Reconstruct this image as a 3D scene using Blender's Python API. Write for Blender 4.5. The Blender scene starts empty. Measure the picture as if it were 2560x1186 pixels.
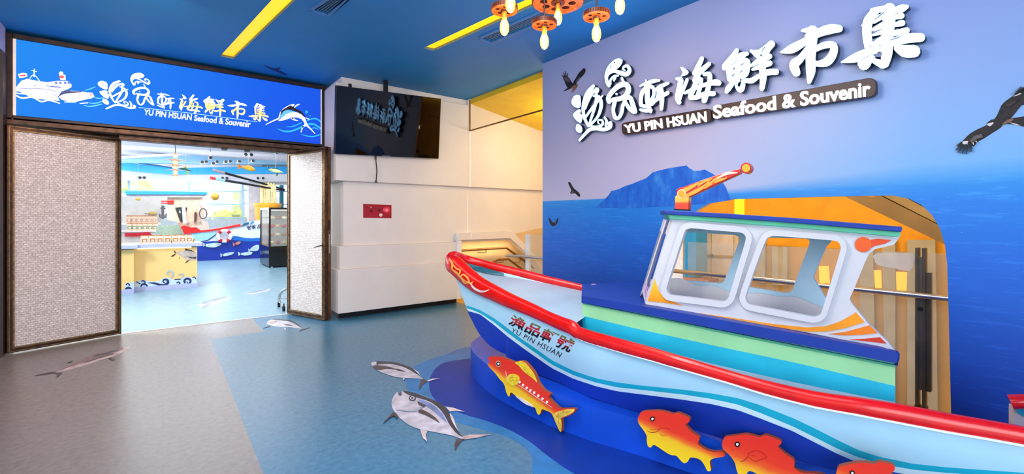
import bpy, bmesh, math, random
from mathutils import Vector, Matrix
from mathutils.geometry import tessellate_polygon
random.seed(7)
SC = bpy.context.scene
COL = SC.collection
# ------------------------------------------------------------------ camera
F = 1129.0; CX = 1280.0; HY = 545.0; EYE = 1.45
FWD = Vector((.6117, .7911, 0)).normalized(); RGT = Vector((FWD.y, -FWD.x, 0)); UP = Vector((0, 0, 1))
CAM = Vector((0, 0, EYE))
cam = bpy.data.cameras.new('camera'); cam.sensor_width = 36; cam.lens = 36 * F / 2560
cam.shift_y = -(593 - HY) / 2560; cam.clip_start = .05; cam.clip_end = 300
camo = bpy.data.objects.new('camera', cam); COL.objects.link(camo)
camo.location = CAM; camo.rotation_euler = (math.pi / 2, 0, -math.atan2(FWD.x, FWD.y))
SC.camera = camo
# ------------------------------------------------------------------ world, light, exposure
SC.view_settings.view_transform = 'Standard'; SC.view_settings.look = 'None'
SC.view_settings.gamma = 1; SC.view_settings.exposure = 0.0; SC.view_settings.use_curve_mapping = False
W = bpy.data.worlds.new('world'); SC.world = W; W.use_nodes = True
bgn = W.node_tree.nodes['Background']; bgn.inputs[0].default_value = (.80, .90, 1, 1); bgn.inputs[1].default_value = 1.25
def area(name, loc, aim, sx, sy, power, col, spread=180):
    l = bpy.data.lights.new(name, 'AREA'); l.shape = 'RECTANGLE'; l.size = sx; l.size_y = sy; l.energy = power; l.color = col
    l.spread = math.radians(spread)
    o = bpy.data.objects.new(name, l); COL.objects.link(o); o.location = loc
    o.rotation_euler = (Vector(aim) - Vector(loc)).to_track_quat('-Z', 'Y').to_euler(); return o
def bulb(name, loc, power, col, r=.15):
    l = bpy.data.lights.new(name, 'POINT'); l.energy = power; l.color = col; l.shadow_soft_size = r
    o = bpy.data.objects.new(name, l); COL.objects.link(o); o.location = loc; return o
area('lobby_fill', (-1.6, -3.9, 2.0), (2.2, 4, 1.1), 5.0, 3.0, 250, (.92, .96, 1))  # unseen soft fill behind the camera, added to light the lobby
area('lobby_downlight', (-.2, 1.2, 3.40), (-.2, 1.2, 0), 2.2, 3.0, 60, (1, .95, .9))
area('door_warm_fill', (-.5, 4.9, 3.42), (-.9, 6.6, .6), 1.2, 1.2, 92, (1, .64, .44))  # unseen warm fill added to tint the left door leaf tan
area('door_leaf_fill', (-2.4, 8.7, 2.9), (1.62, 7.0, 1.2), 1.0, 1.0, 270, (.84, .94, 1))  # unseen cool fill added to brighten the right door leaf
area('mural_fill', (1.8, 1.9, 3.40), (3.6, 1.9, .7), .6, 4.0, 80, (1, .96, .94))  # unseen fill lamp added to brighten the mural
area('shop_light', (.6, 11.6, 3.55), (.6, 11.6, 0), 6, 6, 215, (1, .96, .92))
area('shop_far_light', (0, 16.6, 3.5), (0, 16.6, 0), 8, 4, 250, (.95, .98, 1))
area('shop_window_daylight', (-2.5, 20.3, 2.3), (0, 8, .2), 9, 2.2, 270, (.90, .96, 1))
bulb('stair_hall_lamp', (4.75, 2.4, 2.5), 52, (1, .88, .58)); bulb('stair_hall_lamp', (5.0, .2, 2.3), 44, (1, .88, .6)); bulb('stair_hall_lamp', (5.2, 5.2, 2.72), 34, (1, .90, .62))
area('window_frame_fill', (-.5, 17.4, 2.9), (0, 21, 1.9), 7, .6, 90, (.95, .98, 1))  # unseen fill added in the shop to lift the dark window frames
area('stair_ledge_lamp', (5.0, 6.78, 1.0), (5.0, 6.95, .2), 1.7, .05, 7, (1, .78, .42))
sl = bpy.data.lights.new('sun', 'SUN'); sl.energy = 3.2; sl.angle = .01; sl.color = (1, .97, .9); so = bpy.data.objects.new('sun', sl); COL.objects.link(so); so.rotation_euler = (math.radians(32), 0, 0); so.location = (0, -4, 12)
# ------------------------------------------------------------------ projection helpers (pixel of the 2560x1186 photograph -> point of the place)
def ray(x, y): return FWD + RGT * ((x - CX) / F) + UP * ((HY - y) / F)
def onX(x, y, X): r = ray(x, y); return CAM + r * (X / r.x)
def onY(x, y, Y): r = ray(x, y); return CAM + r * (Y / r.y)
def onZ(x, y, Z=0.0): r = ray(x, y); return CAM + r * ((Z - EYE) / r.z)
def onP(x, y, n, c):            # plane n.p = c
    r = ray(x, y); n = Vector(n); return CAM + r * ((c - n.dot(CAM)) / n.dot(r))
def atD(x, y, d): return CAM + ray(x, y) * d
def proj(p):
    q = Vector(p) - CAM; d = q.dot(FWD); return (CX + F * q.dot(RGT) / d, HY - F * q.z / d)
def zoom(pts, x0, y0, s): return [(x0 + p[0] * s, y0 + p[1] * s) for p in pts]
def smooth(pts, n=4, closed=True):
    out = []; L = len(pts)
    for i in range(L if closed else L - 1):
        if closed: p = [pts[(i + k - 1) % L] for k in range(4)]
        else: p = [pts[max(0, min(L - 1, i + k - 1))] for k in range(4)]
        for k in range(n):
            t = k / n
            out.append(tuple(.5 * (2 * b + (c - a) * t + (2 * a - 5 * b + 4 * c - d) * t * t + (3 * b - a - 3 * c + d) * t ** 3)
                             for a, b, c, d in zip(*p)))
    if not closed: out.append(tuple(pts[-1]))
    return out
def interp(tab, x):
    if x <= tab[0][0]: return tab[0][1]
    for (a, b), (c, d) in zip(tab, tab[1:]):
        if x <= c: return b + (d - b) * (x - a) / (c - a)
    return tab[-1][1]
# ------------------------------------------------------------------ materials
def lin(c): return tuple(((v / 255) / 12.92 if v / 255 < .04045 else ((v / 255 + .055) / 1.055) ** 2.4) for v in c[:3]) + (1,)
MATS = {}
class NT:
    def __init__(s, m): m.use_nodes = True; s.t = m.node_tree; s.n = s.t.nodes; s.l = s.t.links; s.b = s.n['Principled BSDF']
    def add(s, ty, **kw):
        o = s.n.new(ty)
        for k, v in kw.items(): setattr(o, k, v)
        return o
    def link(s, a, b): s.l.new(a, b)
    def ramp(s, src, stops, interp='LINEAR'):
        r = s.add('ShaderNodeValToRGB'); r.color_ramp.interpolation = interp; e = r.color_ramp.elements
        while len(e) > 1: e.remove(e[-1])
        e[0].position, e[0].color = stops[0][0], lin(stops[0][1])
        for p, c in stops[1:]: q = e.new(p); q.color = lin(c)
        s.link(src, r.inputs[0]); return r.outputs[0]
    def math(s, op, a, b=None, c=None, clamp=False):
        m = s.add('ShaderNodeMath', operation=op); m.use_clamp = clamp
        for i, v in enumerate((a, b, c)):
            if v is None: continue
            if isinstance(v, (int, float)): m.inputs[i].default_value = v
            else: s.link(v, m.inputs[i])
        return m.outputs[0]
    def mix(s, f, a, b):
        m = s.add('ShaderNodeMix', data_type='RGBA'); 
        for i, v in ((0, f), (6, a), (7, b)):
            if isinstance(v, (int, float)): m.inputs[i].default_value = v
            elif isinstance(v, tuple): m.inputs[i].default_value = lin(v)
            else: s.link(v, m.inputs[i])
        return m.outputs[2]
    def noise(s, vec, scale, detail=3, rough=.55):
        t = s.add('ShaderNodeTexNoise'); t.inputs['Scale'].default_value = scale; t.inputs['Detail'].default_value = detail
        t.inputs['Roughness'].default_value = rough
        if vec is not None: s.link(vec, t.inputs['Vector'])
        return t.outputs['Fac']
    def mapping(s, src, scale): m = s.add('ShaderNodeMapping'); m.inputs['Scale'].default_value = scale; s.link(src, m.inputs['Vector']); return m.outputs[0]
    def obj(s): return s.add('ShaderNodeTexCoord').outputs['Object']
    def gen(s): return s.add('ShaderNodeTexCoord').outputs['Generated']
    def xyz(s, v): q = s.add('ShaderNodeSeparateXYZ'); s.link(v, q.inputs[0]); return q.outputs
    def bump(s, h, strength=.2, dist=.01):
        b = s.add('ShaderNodeBump'); b.inputs['Strength'].default_value = strength; b.inputs['Distance'].default_value = dist
        s.link(h, b.inputs['Height']); s.link(b.outputs[0], s.b.inputs['Normal'])
def mat(name, c, rough=.5, metal=0, var=.05, vs=6, emit=0, ecol=None, spec=.5, coat=0, bump=0, alpha=1, trans=0):
    if name in MATS: return MATS[name]
    m = bpy.data.materials.new(name); t = NT(m); b = t.b
    o = t.obj(); f = t.noise(o, vs)
    lo = tuple(max(0, v * (1 - var)) for v in c); hi = tuple(min(255, v * (1 + var)) for v in c)
    b.inputs['Base Color'].default_value = lin(c)
    t.link(t.ramp(f, [(.3, lo), (.7, hi)]), b.inputs['Base Color'])
    b.inputs['Roughness'].default_value = rough; b.inputs['Metallic'].default_value = metal
    b.inputs['Specular IOR Level'].default_value = spec; b.inputs['Coat Weight'].default_value = coat; b.inputs['Coat Roughness'].default_value = .08
    if emit: b.inputs['Emission Color'].default_value = lin(ecol or c); b.inputs['Emission Strength'].default_value = emit
    if bump: t.bump(t.noise(o, vs * 6), bump, .004)
    if alpha < 1: b.inputs['Alpha'].default_value = alpha
    if trans: b.inputs['Transmission Weight'].default_value = trans
    MATS[name] = m; return m
def fade(name, axis, stops, lo, hi, rough=.5, emit=0, coord='obj', coat=0):   # colour printed or sprayed along one axis of the object itself
    if name in MATS: return MATS[name]
    m = bpy.data.materials.new(name); t = NT(m)
    v = t.xyz(t.obj() if coord == 'obj' else t.gen())['XYZ'.index(axis)]
    f = t.math('DIVIDE', t.math('SUBTRACT', v, lo), hi - lo, clamp=True)
    n = t.noise(t.obj(), 14); f = t.math('ADD', f, t.math('MULTIPLY', t.math('SUBTRACT', n, .5), .12), clamp=True)
    c = t.ramp(f, stops); t.link(c, t.b.inputs['Base Color']); t.b.inputs['Roughness'].default_value = rough
    t.b.inputs['Coat Weight'].default_value = coat
    if emit: t.link(c, t.b.inputs['Emission Color']); t.b.inputs['Emission Strength'].default_value = emit
    MATS[name] = m; return m
# ------------------------------------------------------------------ mesh builder
class MB:
    def __init__(s): s.v = []; s.f = []; s.m = []
    def face(s, pts, m=0):
        i = len(s.v); s.v += [Vector(p) for p in pts]; s.f.append(tuple(range(i, i + len(pts)))); s.m.append(m); return s
    def box(s, a, b, m=0):
        (x0, y0, z0), (x1, y1, z1) = a, b
        return s.hexa([(x0, y0, z0), (x1, y0, z0), (x1, y1, z0), (x0, y1, z0)], [(x0, y0, z1), (x1, y0, z1), (x1, y1, z1), (x0, y1, z1)], m)
    def hexa(s, lo, hi, m=0):
        i = len(s.v); n = len(lo); s.v += [Vector(p) for p in lo] + [Vector(p) for p in hi]
        s.f += [tuple(i + k for k in reversed(range(n))), tuple(i + n + k for k in range(n))]
        s.f += [(i + k, i + (k + 1) % n, i + n + (k + 1) % n, i + n + k) for k in range(n)]; s.m += [m] * (n + 2); return s
    def prism(s, outer, off, holes=(), m=0, ms=None):   # outer: 3D polygon, off: vector to the second side
        off = Vector(off); loops = [[Vector(p) for p in outer]] + [[Vector(p) for p in h] for h in holes]
        tris = tessellate_polygon(loops); flat = [p for l in loops for p in l]; i = len(s.v); n = len(flat)
        s.v += flat + [p + off for p in flat]
        for t in tris: s.f.append(tuple(i + k for k in t)); s.m.append(m)
        for t in tris: s.f.append(tuple(i + n + k for k in reversed(t))); s.m.append(m if ms is None else ms)
        b = i
        for l in loops:
            L = len(l)
            for k in range(L): s.f.append((b + k, b + (k + 1) % L, b + n + (k + 1) % L, b + n + k)); s.m.append(m if ms is None else ms)
            b += L
        return s
    def flat(s, outer, holes=(), m=0):
        loops = [[Vector(p) for p in outer]] + [[Vector(p) for p in h] for h in holes]
        tris = tessellate_polygon(loops); i = len(s.v); s.v += [p for l in loops for p in l]
        for t in tris: s.f.append(tuple(i + k for k in t)); s.m.append(m)
        return s
    def tube(s, path, r, n=8, m=0, caps=True, ry=None, up=None):
        path = [Vector(p) for p in path]; rings = []; u = None
        for k, p in enumerate(path):
            t = (path[min(k + 1, len(path) - 1)] - path[max(k - 1, 0)]).normalized()
            if up is not None: u = Vector(up) - t * t.dot(Vector(up)); u.normalize()
            elif u is None: u = t.orthogonal().normalized()
            else: u = (u - t * t.dot(u)).normalized()
            w = t.cross(u); rr = r[k] if isinstance(r, (list, tuple)) else r
            r2 = rr if ry is None else (ry[k] if isinstance(ry, (list, tuple)) else ry)
            i = len(s.v); s.v += [p + u * (r2 * math.sin(2 * math.pi * a / n)) + w * (rr * math.cos(2 * math.pi * a / n)) for a in range(n)]
            rings.append(i)
        for a, b in zip(rings, rings[1:]):
            for k in range(n): s.f.append((a + k, a + (k + 1) % n, b + (k + 1) % n, b + k)); s.m.append(m)
        if caps:
            s.f.append(tuple(rings[0] + k for k in reversed(range(n)))); s.f.append(tuple(rings[-1] + k for k in range(n))); s.m += [m, m]
        return s
    def lathe(s, prof, c=(0, 0, 0), n=16, m=0, axis='Z', caps=True):
        c = Vector(c); rings = []
        for r, h in prof:
            i = len(s.v)
            for a in range(n):
                x, y = r * math.cos(2 * math.pi * a / n), r * math.sin(2 * math.pi * a / n)
                s.v.append(c + Vector({'Z': (x, y, h), 'X': (h, x, y), 'Y': (y, h, x)}[axis]))
            rings.append(i)
        for a, b in zip(rings, rings[1:]):
            for k in range(n): s.f.append((a + k, a + (k + 1) % n, b + (k + 1) % n, b + k)); s.m.append(m)
        if caps: s.f.append(tuple(rings[0] + k for k in reversed(range(n)))); s.f.append(tuple(rings[-1] + k for k in range(n))); s.m += [m, m]
        return s
    def ball(s, c, r, m=0, n=12, sc=(1, 1, 1)):
        c = Vector(c); R = max(4, n // 2); i = len(s.v)
        for a in range(R + 1):
            th = math.pi * a / R
            for b in range(n):
                ph = 2 * math.pi * b / n
                s.v.append(c + Vector((r * sc[0] * math.sin(th) * math.cos(ph), r * sc[1] * math.sin(th) * math.sin(ph), r * sc[2] * math.cos(th))))
        for a in range(R):
            for b in range(n): s.f.append((i + a * n + b, i + a * n + (b + 1) % n, i + (a + 1) * n + (b + 1) % n, i + (a + 1) * n + b)); s.m.append(m)
        return s
    def ribbon(s, pts, w, mp, off=None, m=0, ms=None):   # brush stroke: 2D points with widths, mp maps 2D -> 3D, off = thickness
        q = smooth([(p[0], p[1], p[2] if len(p) > 2 else w) for p in pts], 5, False)
        L, R = [], []
        for k, p in enumerate(q):
            a, b = q[max(k - 1, 0)], q[min(k + 1, len(q) - 1)]; dx, dy = b[0] - a[0], b[1] - a[1]; l = math.hypot(dx, dy) or 1
            h = p[2] / 2; L.append((p[0] - dy / l * h, p[1] + dx / l * h)); R.append((p[0] + dy / l * h, p[1] - dx / l * h))
        def cap(p, o, n=5):
            a0 = math.atan2(o[1] - p[1], o[0] - p[0]); h = p[2] / 2
            return [(p[0] + h * math.cos(a0 - math.pi * k / n), p[1] + h * math.sin(a0 - math.pi * k / n)) for k in range(1, n)]
        rim = L + cap(q[-1], L[-1]) + R[::-1] + cap(q[0], R[0])
        N = len(rim); nl = len(L); P3 = [Vector(mp(*p)) for p in rim]; i = len(s.v); s.v += P3
        nc = 4
        quads = [(k, k + 1, N - nc - 2 - k, N - nc - 1 - k) for k in range(nl - 1)]
        polys = quads + [tuple(range(nl - 1, nl + nc + 1)), tuple(list(range(N - nc - 1, N)) + [0])]
        for t in polys: s.f.append(tuple(i + k for k in t)); s.m.append(m)
        if off is not None:
            off = Vector(off); s.v += [p + off for p in P3]
            for t in polys: s.f.append(tuple(i + N + k for k in reversed(t))); s.m.append(m if ms is None else ms)
            for k in range(N): s.f.append((i + k, i + (k + 1) % N, i + N + (k + 1) % N, i + N + k)); s.m.append(m if ms is None else ms)
        return s
    def add(s, me, fn, m=0, off=None, ms=None):   # add a flat mesh (verts2d, faces) through fn
        vs, fs = me; i = len(s.v); P3 = [Vector(fn(*v)) for v in vs]; s.v += P3
        for f in fs: s.f.append(tuple(i + k for k in f)); s.m.append(m)
        if off is not None:
            off = Vector(off); n = len(P3); s.v += [p + off for p in P3]; edge = {}
            for f in fs:
                for a, b in zip(f, f[1:] + f[:1]): edge[(a, b)] = edge.get((a, b), 0) + 1
            for (a, b) in edge:
                if (b, a) not in edge: s.f.append((i + a, i + b, i + n + b, i + n + a)); s.m.append(m if ms is None else ms)
        return s
    def build(s, name, mats, parent=None, smooth=False, origin=None, bevel=0, recalc=True, label=None, at=None):
        me = bpy.data.meshes.new(name); mats = mats if isinstance(mats, (list, tuple)) else [mats]
        base = WORLD[parent.name] if parent is not None else Vector((0, 0, 0))
        o0 = Vector(origin) if origin is not None else base.copy()
        me.from_pydata([tuple(p - o0) for p in s.v], [], s.f); me.polygons.foreach_set('material_index', s.m)
        for k in mats: me.materials.append(k)
        if recalc:
            bm = bmesh.new(); bm.from_mesh(me); bmesh.ops.recalc_face_normals(bm, faces=bm.faces); bm.to_mesh(me); bm.free()
        if smooth:
            me.polygons.foreach_set('use_smooth', [True] * len(me.polygons))
            try: me.set_sharp_from_angle(angle=math.radians(40))
            except Exception: pass
        me.update(); ob = bpy.data.objects.new(name, me); COL.objects.link(ob); ob.location = o0
        if parent is not None: ob.parent = parent; ob.location = o0 - base
        WORLD[ob.name] = o0
        if bevel:
            b = ob.modifiers.new('bevel', 'BEVEL'); b.width = bevel; b.segments = 2; b.limit_method = 'ANGLE'; b.angle_limit = math.radians(40)
        if label: ob['label'] = label
        return ob
WORLD = {}
def thing(name, label, cat, loc=(0, 0, 0), group=None):
    o = bpy.data.objects.new(name, None); COL.objects.link(o); o.location = loc; o.empty_display_size = .1
    bpy.context.view_layer.update(); WORLD[o.name] = Vector(loc)
    o.matrix_world = Matrix.Translation(Vector(loc)); tag(o, label, cat, group); return o
def tag(o, label, cat, group=None, kind=None):
    o['label'] = label; o['category'] = cat
    if group: o['group'] = group
    if kind: o['kind'] = kind
    return o
def struct(o): o['kind'] = 'structure'; return o
def copy_tree(o, parent=None):
    c = o.copy(); COL.objects.link(c)
    if parent is not None: c.parent = parent
    for ch in list(o.children): copy_tree(ch, c)
    return c
def text2d(s, bold=0.0, spacing=1.0):      # lettering as a flat mesh scaled to the unit box
    c = bpy.data.curves.new('lettering', 'FONT'); c.body = s; c.offset = bold; c.space_character = spacing; c.resolution_u = 3
    o = bpy.data.objects.new('lettering', c); COL.objects.link(o)
    me = bpy.data.meshes.new_from_object(o.evaluated_get(bpy.context.evaluated_depsgraph_get()))
    vs = [(v.co.x, v.co.y) for v in me.vertices]; fs = [tuple(p.vertices) for p in me.polygons]
    bpy.data.objects.remove(o); bpy.data.curves.remove(c); bpy.data.meshes.remove(me)
    x0, x1 = min(v[0] for v in vs), max(v[0] for v in vs); y0, y1 = min(v[1] for v in vs), max(v[1] for v in vs)
    return [((x - x0) / (x1 - x0), (y - y0) / (y1 - y0)) for x, y in vs], fs
def quadmap(tl, tr, br, bl):               # unit square -> quad of pixels (bilinear)
    def f(u, v):
        t = (tl[0] + (tr[0] - tl[0]) * u, tl[1] + (tr[1] - tl[1]) * u); b = (bl[0] + (br[0] - bl[0]) * u, bl[1] + (br[1] - bl[1]) * u)
        return (b[0] + (t[0] - b[0]) * v, b[1] + (t[1] - b[1]) * v)
    return f
# ================================================================== palette
CEIL = 3.47; MX = 3.94; TY = 6.55; SY = 7.15
white_wall = mat('white_wall_paint', (236, 226, 218), .55, var=.015, vs=2)
black = mat('black_plastic', (14, 14, 16), .4)
black_gloss = mat('black_gloss', (8, 8, 11), .12)
bronze = mat('bronze_frame', (74, 52, 38), .42, metal=.55, var=.3, vs=14)
bronze_lite = mat('worn_bronze_edge', (136, 108, 70), .4, metal=.6, var=.3, vs=20)
dark_wood = mat('dark_brown_jamb', (46, 28, 22), .5, var=.2)
steel = mat('brushed_steel', (190, 190, 192), .28, metal=.95, var=.04)
dark_metal = mat('dark_anodised_metal', (58, 54, 50), .35, metal=.7, var=.15)
red = mat('boat_red', (226, 8, 4), .26, var=.06, vs=9, coat=.25, bump=.12)
navy = mat('boat_navy', (14, 54, 152), .42, var=.05)
hull_blue = mat('hull_blue', (18, 58, 178), .42, var=.05, vs=3)
pale = mat('hull_pale_blue', (182, 226, 246), .4, var=.02, vs=3)
palew = mat('hull_white_stripe', (222, 246, 252), .4, var=.02)
teal = mat('hull_teal', (28, 180, 208), .4, var=.04)
cyan = mat('box_cyan', (30, 180, 212), .45, var=.05, vs=4)
mint = mat('box_mint', (150, 216, 160), .45, var=.03, vs=4)
green = mat('roof_green', (88, 188, 148), .4, var=.04)
cabin_white = mat('cabin_white', (206, 206, 212), .35, var=.015)
deck_grey = mat('deck_pale', (178, 206, 222), .35, var=.05, vs=3)
orange = mat('orange_paint', (240, 148, 20), .4, var=.06)
deep_orange = mat('deep_orange_paint', (226, 74, 18), .4, var=.05)
yellow_paint = mat('yellow_paint', (255, 204, 0), .5, var=.04)
tan_wall = mat('tan_hall_wall', (206, 152, 44), .5, var=.06, vs=2)
beige = mat('beige_hall_panel', (216, 198, 170), .5, var=.04)
# ================================================================== setting
def floor_material():
    m = bpy.data.materials.new('two_tone_vinyl'); t = NT(m); o = t.obj(); x, y, z = t.xyz(o)
    warp = t.noise(o, 26, 4); fine = t.noise(o, 190, 2, .7)
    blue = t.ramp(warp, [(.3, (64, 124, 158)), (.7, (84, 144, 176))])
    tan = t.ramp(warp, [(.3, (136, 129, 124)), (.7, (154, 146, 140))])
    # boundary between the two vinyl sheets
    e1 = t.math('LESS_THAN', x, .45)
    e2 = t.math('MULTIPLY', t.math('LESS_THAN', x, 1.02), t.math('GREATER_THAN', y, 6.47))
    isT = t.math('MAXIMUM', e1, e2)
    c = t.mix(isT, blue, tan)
    # welded seams of the sheets and faint plank print
    br = t.add('ShaderNodeTexBrick'); t.link(t.mapping(o, (1, 1, 1)), br.inputs['Vector'])
    br.inputs['Scale'].default_value = 1; br.inputs['Brick Width'].default_value = 1.25; br.inputs['Row Height'].default_value = .56
    br.inputs['Mortar Size'].default_value = .004; br.inputs['Color1'].default_value = (1, 1, 1, 1); br.inputs['Color2'].default_value = (.92, .92, .93, 1)
    br.inputs['Mortar'].default_value = (.82, .82, .84, 1)
    mm = t.add('ShaderNodeMix', data_type='RGBA', blend_type='MULTIPLY'); mm.inputs[0].default_value = .7
    t.link(c, mm.inputs[6]); t.link(br.outputs['Color'], mm.inputs[7]); c = mm.outputs[2]
    f2 = t.ramp(fine, [(.25, (205, 205, 208)), (.75, (255, 255, 255))])
    m2 = t.add('ShaderNodeMix', data_type='RGBA', blend_type='MULTIPLY'); m2.inputs[0].default_value = .6
    t.link(c, m2.inputs[6]); t.link(f2, m2.inputs[7]); t.link(m2.outputs[2], t.b.inputs['Base Color'])
    t.b.inputs['Roughness'].default_value = .27; t.b.inputs['Specular IOR Level'].default_value = .6
    t.bump(fine, .12, .004); return m
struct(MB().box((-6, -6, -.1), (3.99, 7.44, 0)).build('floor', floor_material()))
struct(MB().box((3.99, -6, -.1), (4.46, 7.0, 0)).box((4.46, -6, -1.6), (6.8, 7.0, -1.5)).build('floor', mat('hall_floor_tan', (196, 160, 90), .4, var=.05, vs=3)))
struct(MB().box((-14, 7.44, -.1), (12, 24, 0)).build('floor', mat('shop_vinyl', (134, 172, 192), .3, var=.06, vs=5, spec=.6)))
struct(MB().box((-.42, 7.425, 0), (1.9, 7.455, .006)).build('trim_1', mat('pale_threshold', (226, 220, 206), .4)))
# ceiling with two recessed light slots
def slot(pl, pr, ql, qr, yfar):     # near-door end (two pixels), two points further along each edge -> slanted slot running back over the camera
    a, b, c, d = (onZ(*p, CEIL) for p in (pl, pr, ql, qr))
    def ext(p, q): t = (yfar - p.y) / (q.y - p.y); return p + (q - p) * t
    return [a, b, ext(b, d), ext(a, c)]
S1 = slot((550, 140), (583, 147), (678, 0), (738, 0), 1.6)
S2 = slot((1057, 120), (1085, 127), (1292, 9), (1333, 15), 3.0)
V1 = slot((781, 24), (817, 36), (820, 0), (861, 0), 3.4)
V2 = slot((1203, 95), (1227, 105), (1358, 28), (1333, 66), 2.9)
d2 = S2[2] - S2[1]; V2 = [V2[0], V2[1], V2[1] + d2 * .8, V2[0] + d2 * .8]
ceil_blue = mat('ceiling_blue', (20, 132, 202), .55, var=.02, vs=2)
outer = [(-6, -6, CEIL), (9, -6, CEIL), (9, 4.3, CEIL), (4.14, 4.3, CEIL), (4.14, 7.6, CEIL), (-6, 7.6, CEIL)]
cb = MB().prism(outer, (0, 0, .1), [S1, S2, V1, V2]); struct(cb.build('ceiling', ceil_blue))
def strip_lamp(S, label):
    t = thing('ceiling_light_strip', label, 'ceiling light', sum(S, Vector()) / 4, 'recessed yellow ceiling light strips')
    up = Vector((0, 0, .03)); fr = MB()
    for k in range(4):
        a, b = S[k], S[(k + 1) % 4]; fr.face([a, b, b + up, a + up])
    fr.build('housing', mat('yellow_lamp_housing', (250, 190, 20), .5, emit=.25), t)
    MB().face([p + up * .92 for p in S]).build('diffuser', fade('yellow_diffuser', 'Y', [(0, (255, 176, 0)), (.5, (255, 212, 10)), (1, (255, 196, 0))], -2.5, 2.5, .5, emit=1.05), t)
    rim = MB()
    for k in range(4):
        a, b = S[k], S[(k + 1) % 4]; c = sum(S, Vector()) / 4
        o = lambda p: p + (p - c).normalized() * .018
        rim.hexa([a, b, o(b), o(a)], [p + Vector((0, 0, .004)) for p in (a, b, o(b), o(a))])
    for v in rim.v: v.z -= .004
    rim.build('rim', ceil_blue, t)
strip_lamp(S1, 'long yellow ceiling light strip slanting over the shop doorway')
strip_lamp(S2, 'shorter yellow ceiling light strip behind the gear pendants')
def vent(S, label, lengthwise):
    t = thing('air_vent', label, 'vent', sum(S, Vector()) / 4, 'linear ceiling air vents'); c = sum(S, Vector()) / 4
    MB().prism([p + Vector((0, 0, .05)) for p in S], (0, 0, .03)).build('duct', mat('vent_shadow', (24, 40, 66), .7), t)
    fr = MB(); fm = mat('vent_frame_blue', (70, 130, 190), .45)
    o = lambda p: c + (p - c) + ((p - c) - (S[3] - S[0]) * ((p - c).dot(S[3] - S[0]) / (S[3] - S[0]).length_squared)).normalized() * .035
    for k in (1, 3): a, b = S[k], S[(k + 1) % 4]; fr.hexa([a, b, o(b), o(a)], [p - Vector((0, 0, .012)) for p in (a, b, o(b), o(a))])
    ax = (S[0] - S[3]).normalized() * .03; fr.hexa([S[0], S[1], S[1] + ax, S[0] + ax], [p - Vector((0, 0, .012)) for p in (S[0], S[1], S[1] + ax, S[0] + ax)])
    fr.build('frame', fm, t)
    for k in range(5):
        u0, u1 = (k + .25) / 5, (k + .6) / 5; q = [S[0].lerp(S[1], u0), S[0].lerp(S[1], u1), S[3].lerp(S[2], u1), S[3].lerp(S[2], u0)]
        MB().prism([p + Vector((0, 0, .004)) for p in q], (0, 0, .02)).build('slat', mat('vent_slat', (140, 160, 190) if lengthwise else (90, 130, 170), .4), t)
vent(V1, 'dark slotted ceiling air vent right of the long yellow strip', False)
vent(V2, 'grey linear ceiling air vent beside the gear pendants', True)
def hatch(pts, label):
    q = [onZ(*p, CEIL) - Vector((0, 0, .0005)) for p in pts]
    o = MB().prism([p - Vector((0, 0, .0008)) for p in q], (0, 0, .0008)).build('access_panel', ceil_blue); 
    tag(o, label, 'access panel')
hatch([(322, 80), (505, 112), (498, 160), (332, 128)], 'flush blue access panel in the ceiling left of the long yellow strip')
hatch([(905, 138), (930, 135), (1055, 165), (1048, 172)], 'thin flush blue access panel in the ceiling above the television')
# ------------------------------------------------------------------ mural wall with its opening
def mural_material():
    m = bpy.data.materials.new('printed_sea_mural'); t = NT(m); o = t.obj(); x, y, z = t.xyz(o)
    n = t.noise(t.mapping(o, (1, .5, 1)), 1.2, 3)
    zz = t.math('ADD', z, t.math('MULTIPLY', t.math('SUBTRACT', n, .5), .35))
    s = t.math('DIVIDE', t.math('SUBTRACT', zz, 1.6), 1.9, clamp=True)
    sky = t.ramp(s, [(0, (202, 194, 220)), (.3, (188, 182, 214)), (.7, (170, 170, 208)), (1, (146, 160, 208))])
    skr = t.ramp(s, [(0, (96, 184, 236)), (.22, (132, 180, 232)), (.6, (144, 168, 222)), (1, (140, 156, 214))])
    fy = t.math('DIVIDE', t.math('SUBTRACT', 2.4, y), 1.7, clamp=True)
    sky = t.mix(fy, sky, skr)
    w1 = t.noise(t.mapping(o, (1, 4, 46)), 1.0, 6, .7); w2 = t.noise(t.mapping(o, (1, 1.2, 5)), 1.5, 3)
    g = t.math('DIVIDE', z, 1.68, clamp=True)
    sea = t.ramp(g, [(0, (10, 40, 124)), (.35, (18, 74, 174)), (.7, (26, 106, 210)), (.93, (28, 130, 224)), (1, (44, 148, 226))])
    sea2 = t.ramp(g, [(0, (20, 62, 150)), (.35, (32, 92, 196)), (.7, (44, 130, 230)), (1, (66, 164, 236))])
    f = t.math('MULTIPLY', t.math('GREATER_THAN', w1, .57), .55); f = t.math('ADD', f, t.math('MULTIPLY', t.math('SUBTRACT', w2, .5), .8), clamp=True)
    sea = t.mix(f, sea, sea2)
    spark = t.noise(t.mapping(o, (1, 16, 60)), 3.0, 2); sp = t.math('GREATER_THAN', spark, .79); sea = t.mix(t.math('MULTIPLY', sp, .6), sea, (190, 226, 250))
    edge = t.math('DIVIDE', t.math('SUBTRACT', z, 1.66), t.math('ADD', .015, t.math('MULTIPLY', fy, .13)), clamp=True)
    t.link(t.mix(edge, sea, sky), t.b.inputs['Base Color']); t.b.inputs['Roughness'].default_value = .5
    return m
hole_px = [(1700, 575), (1722, 545), (1745, 524), (1772, 509), (1800, 502), (1835, 498), (1990, 494), (2150, 490), (2230, 489), (2272, 497), (2304, 513), (2330, 538), (2350, 572), (2362, 612), (2368, 660), (2372, 800), (2378, 1045)]
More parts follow.
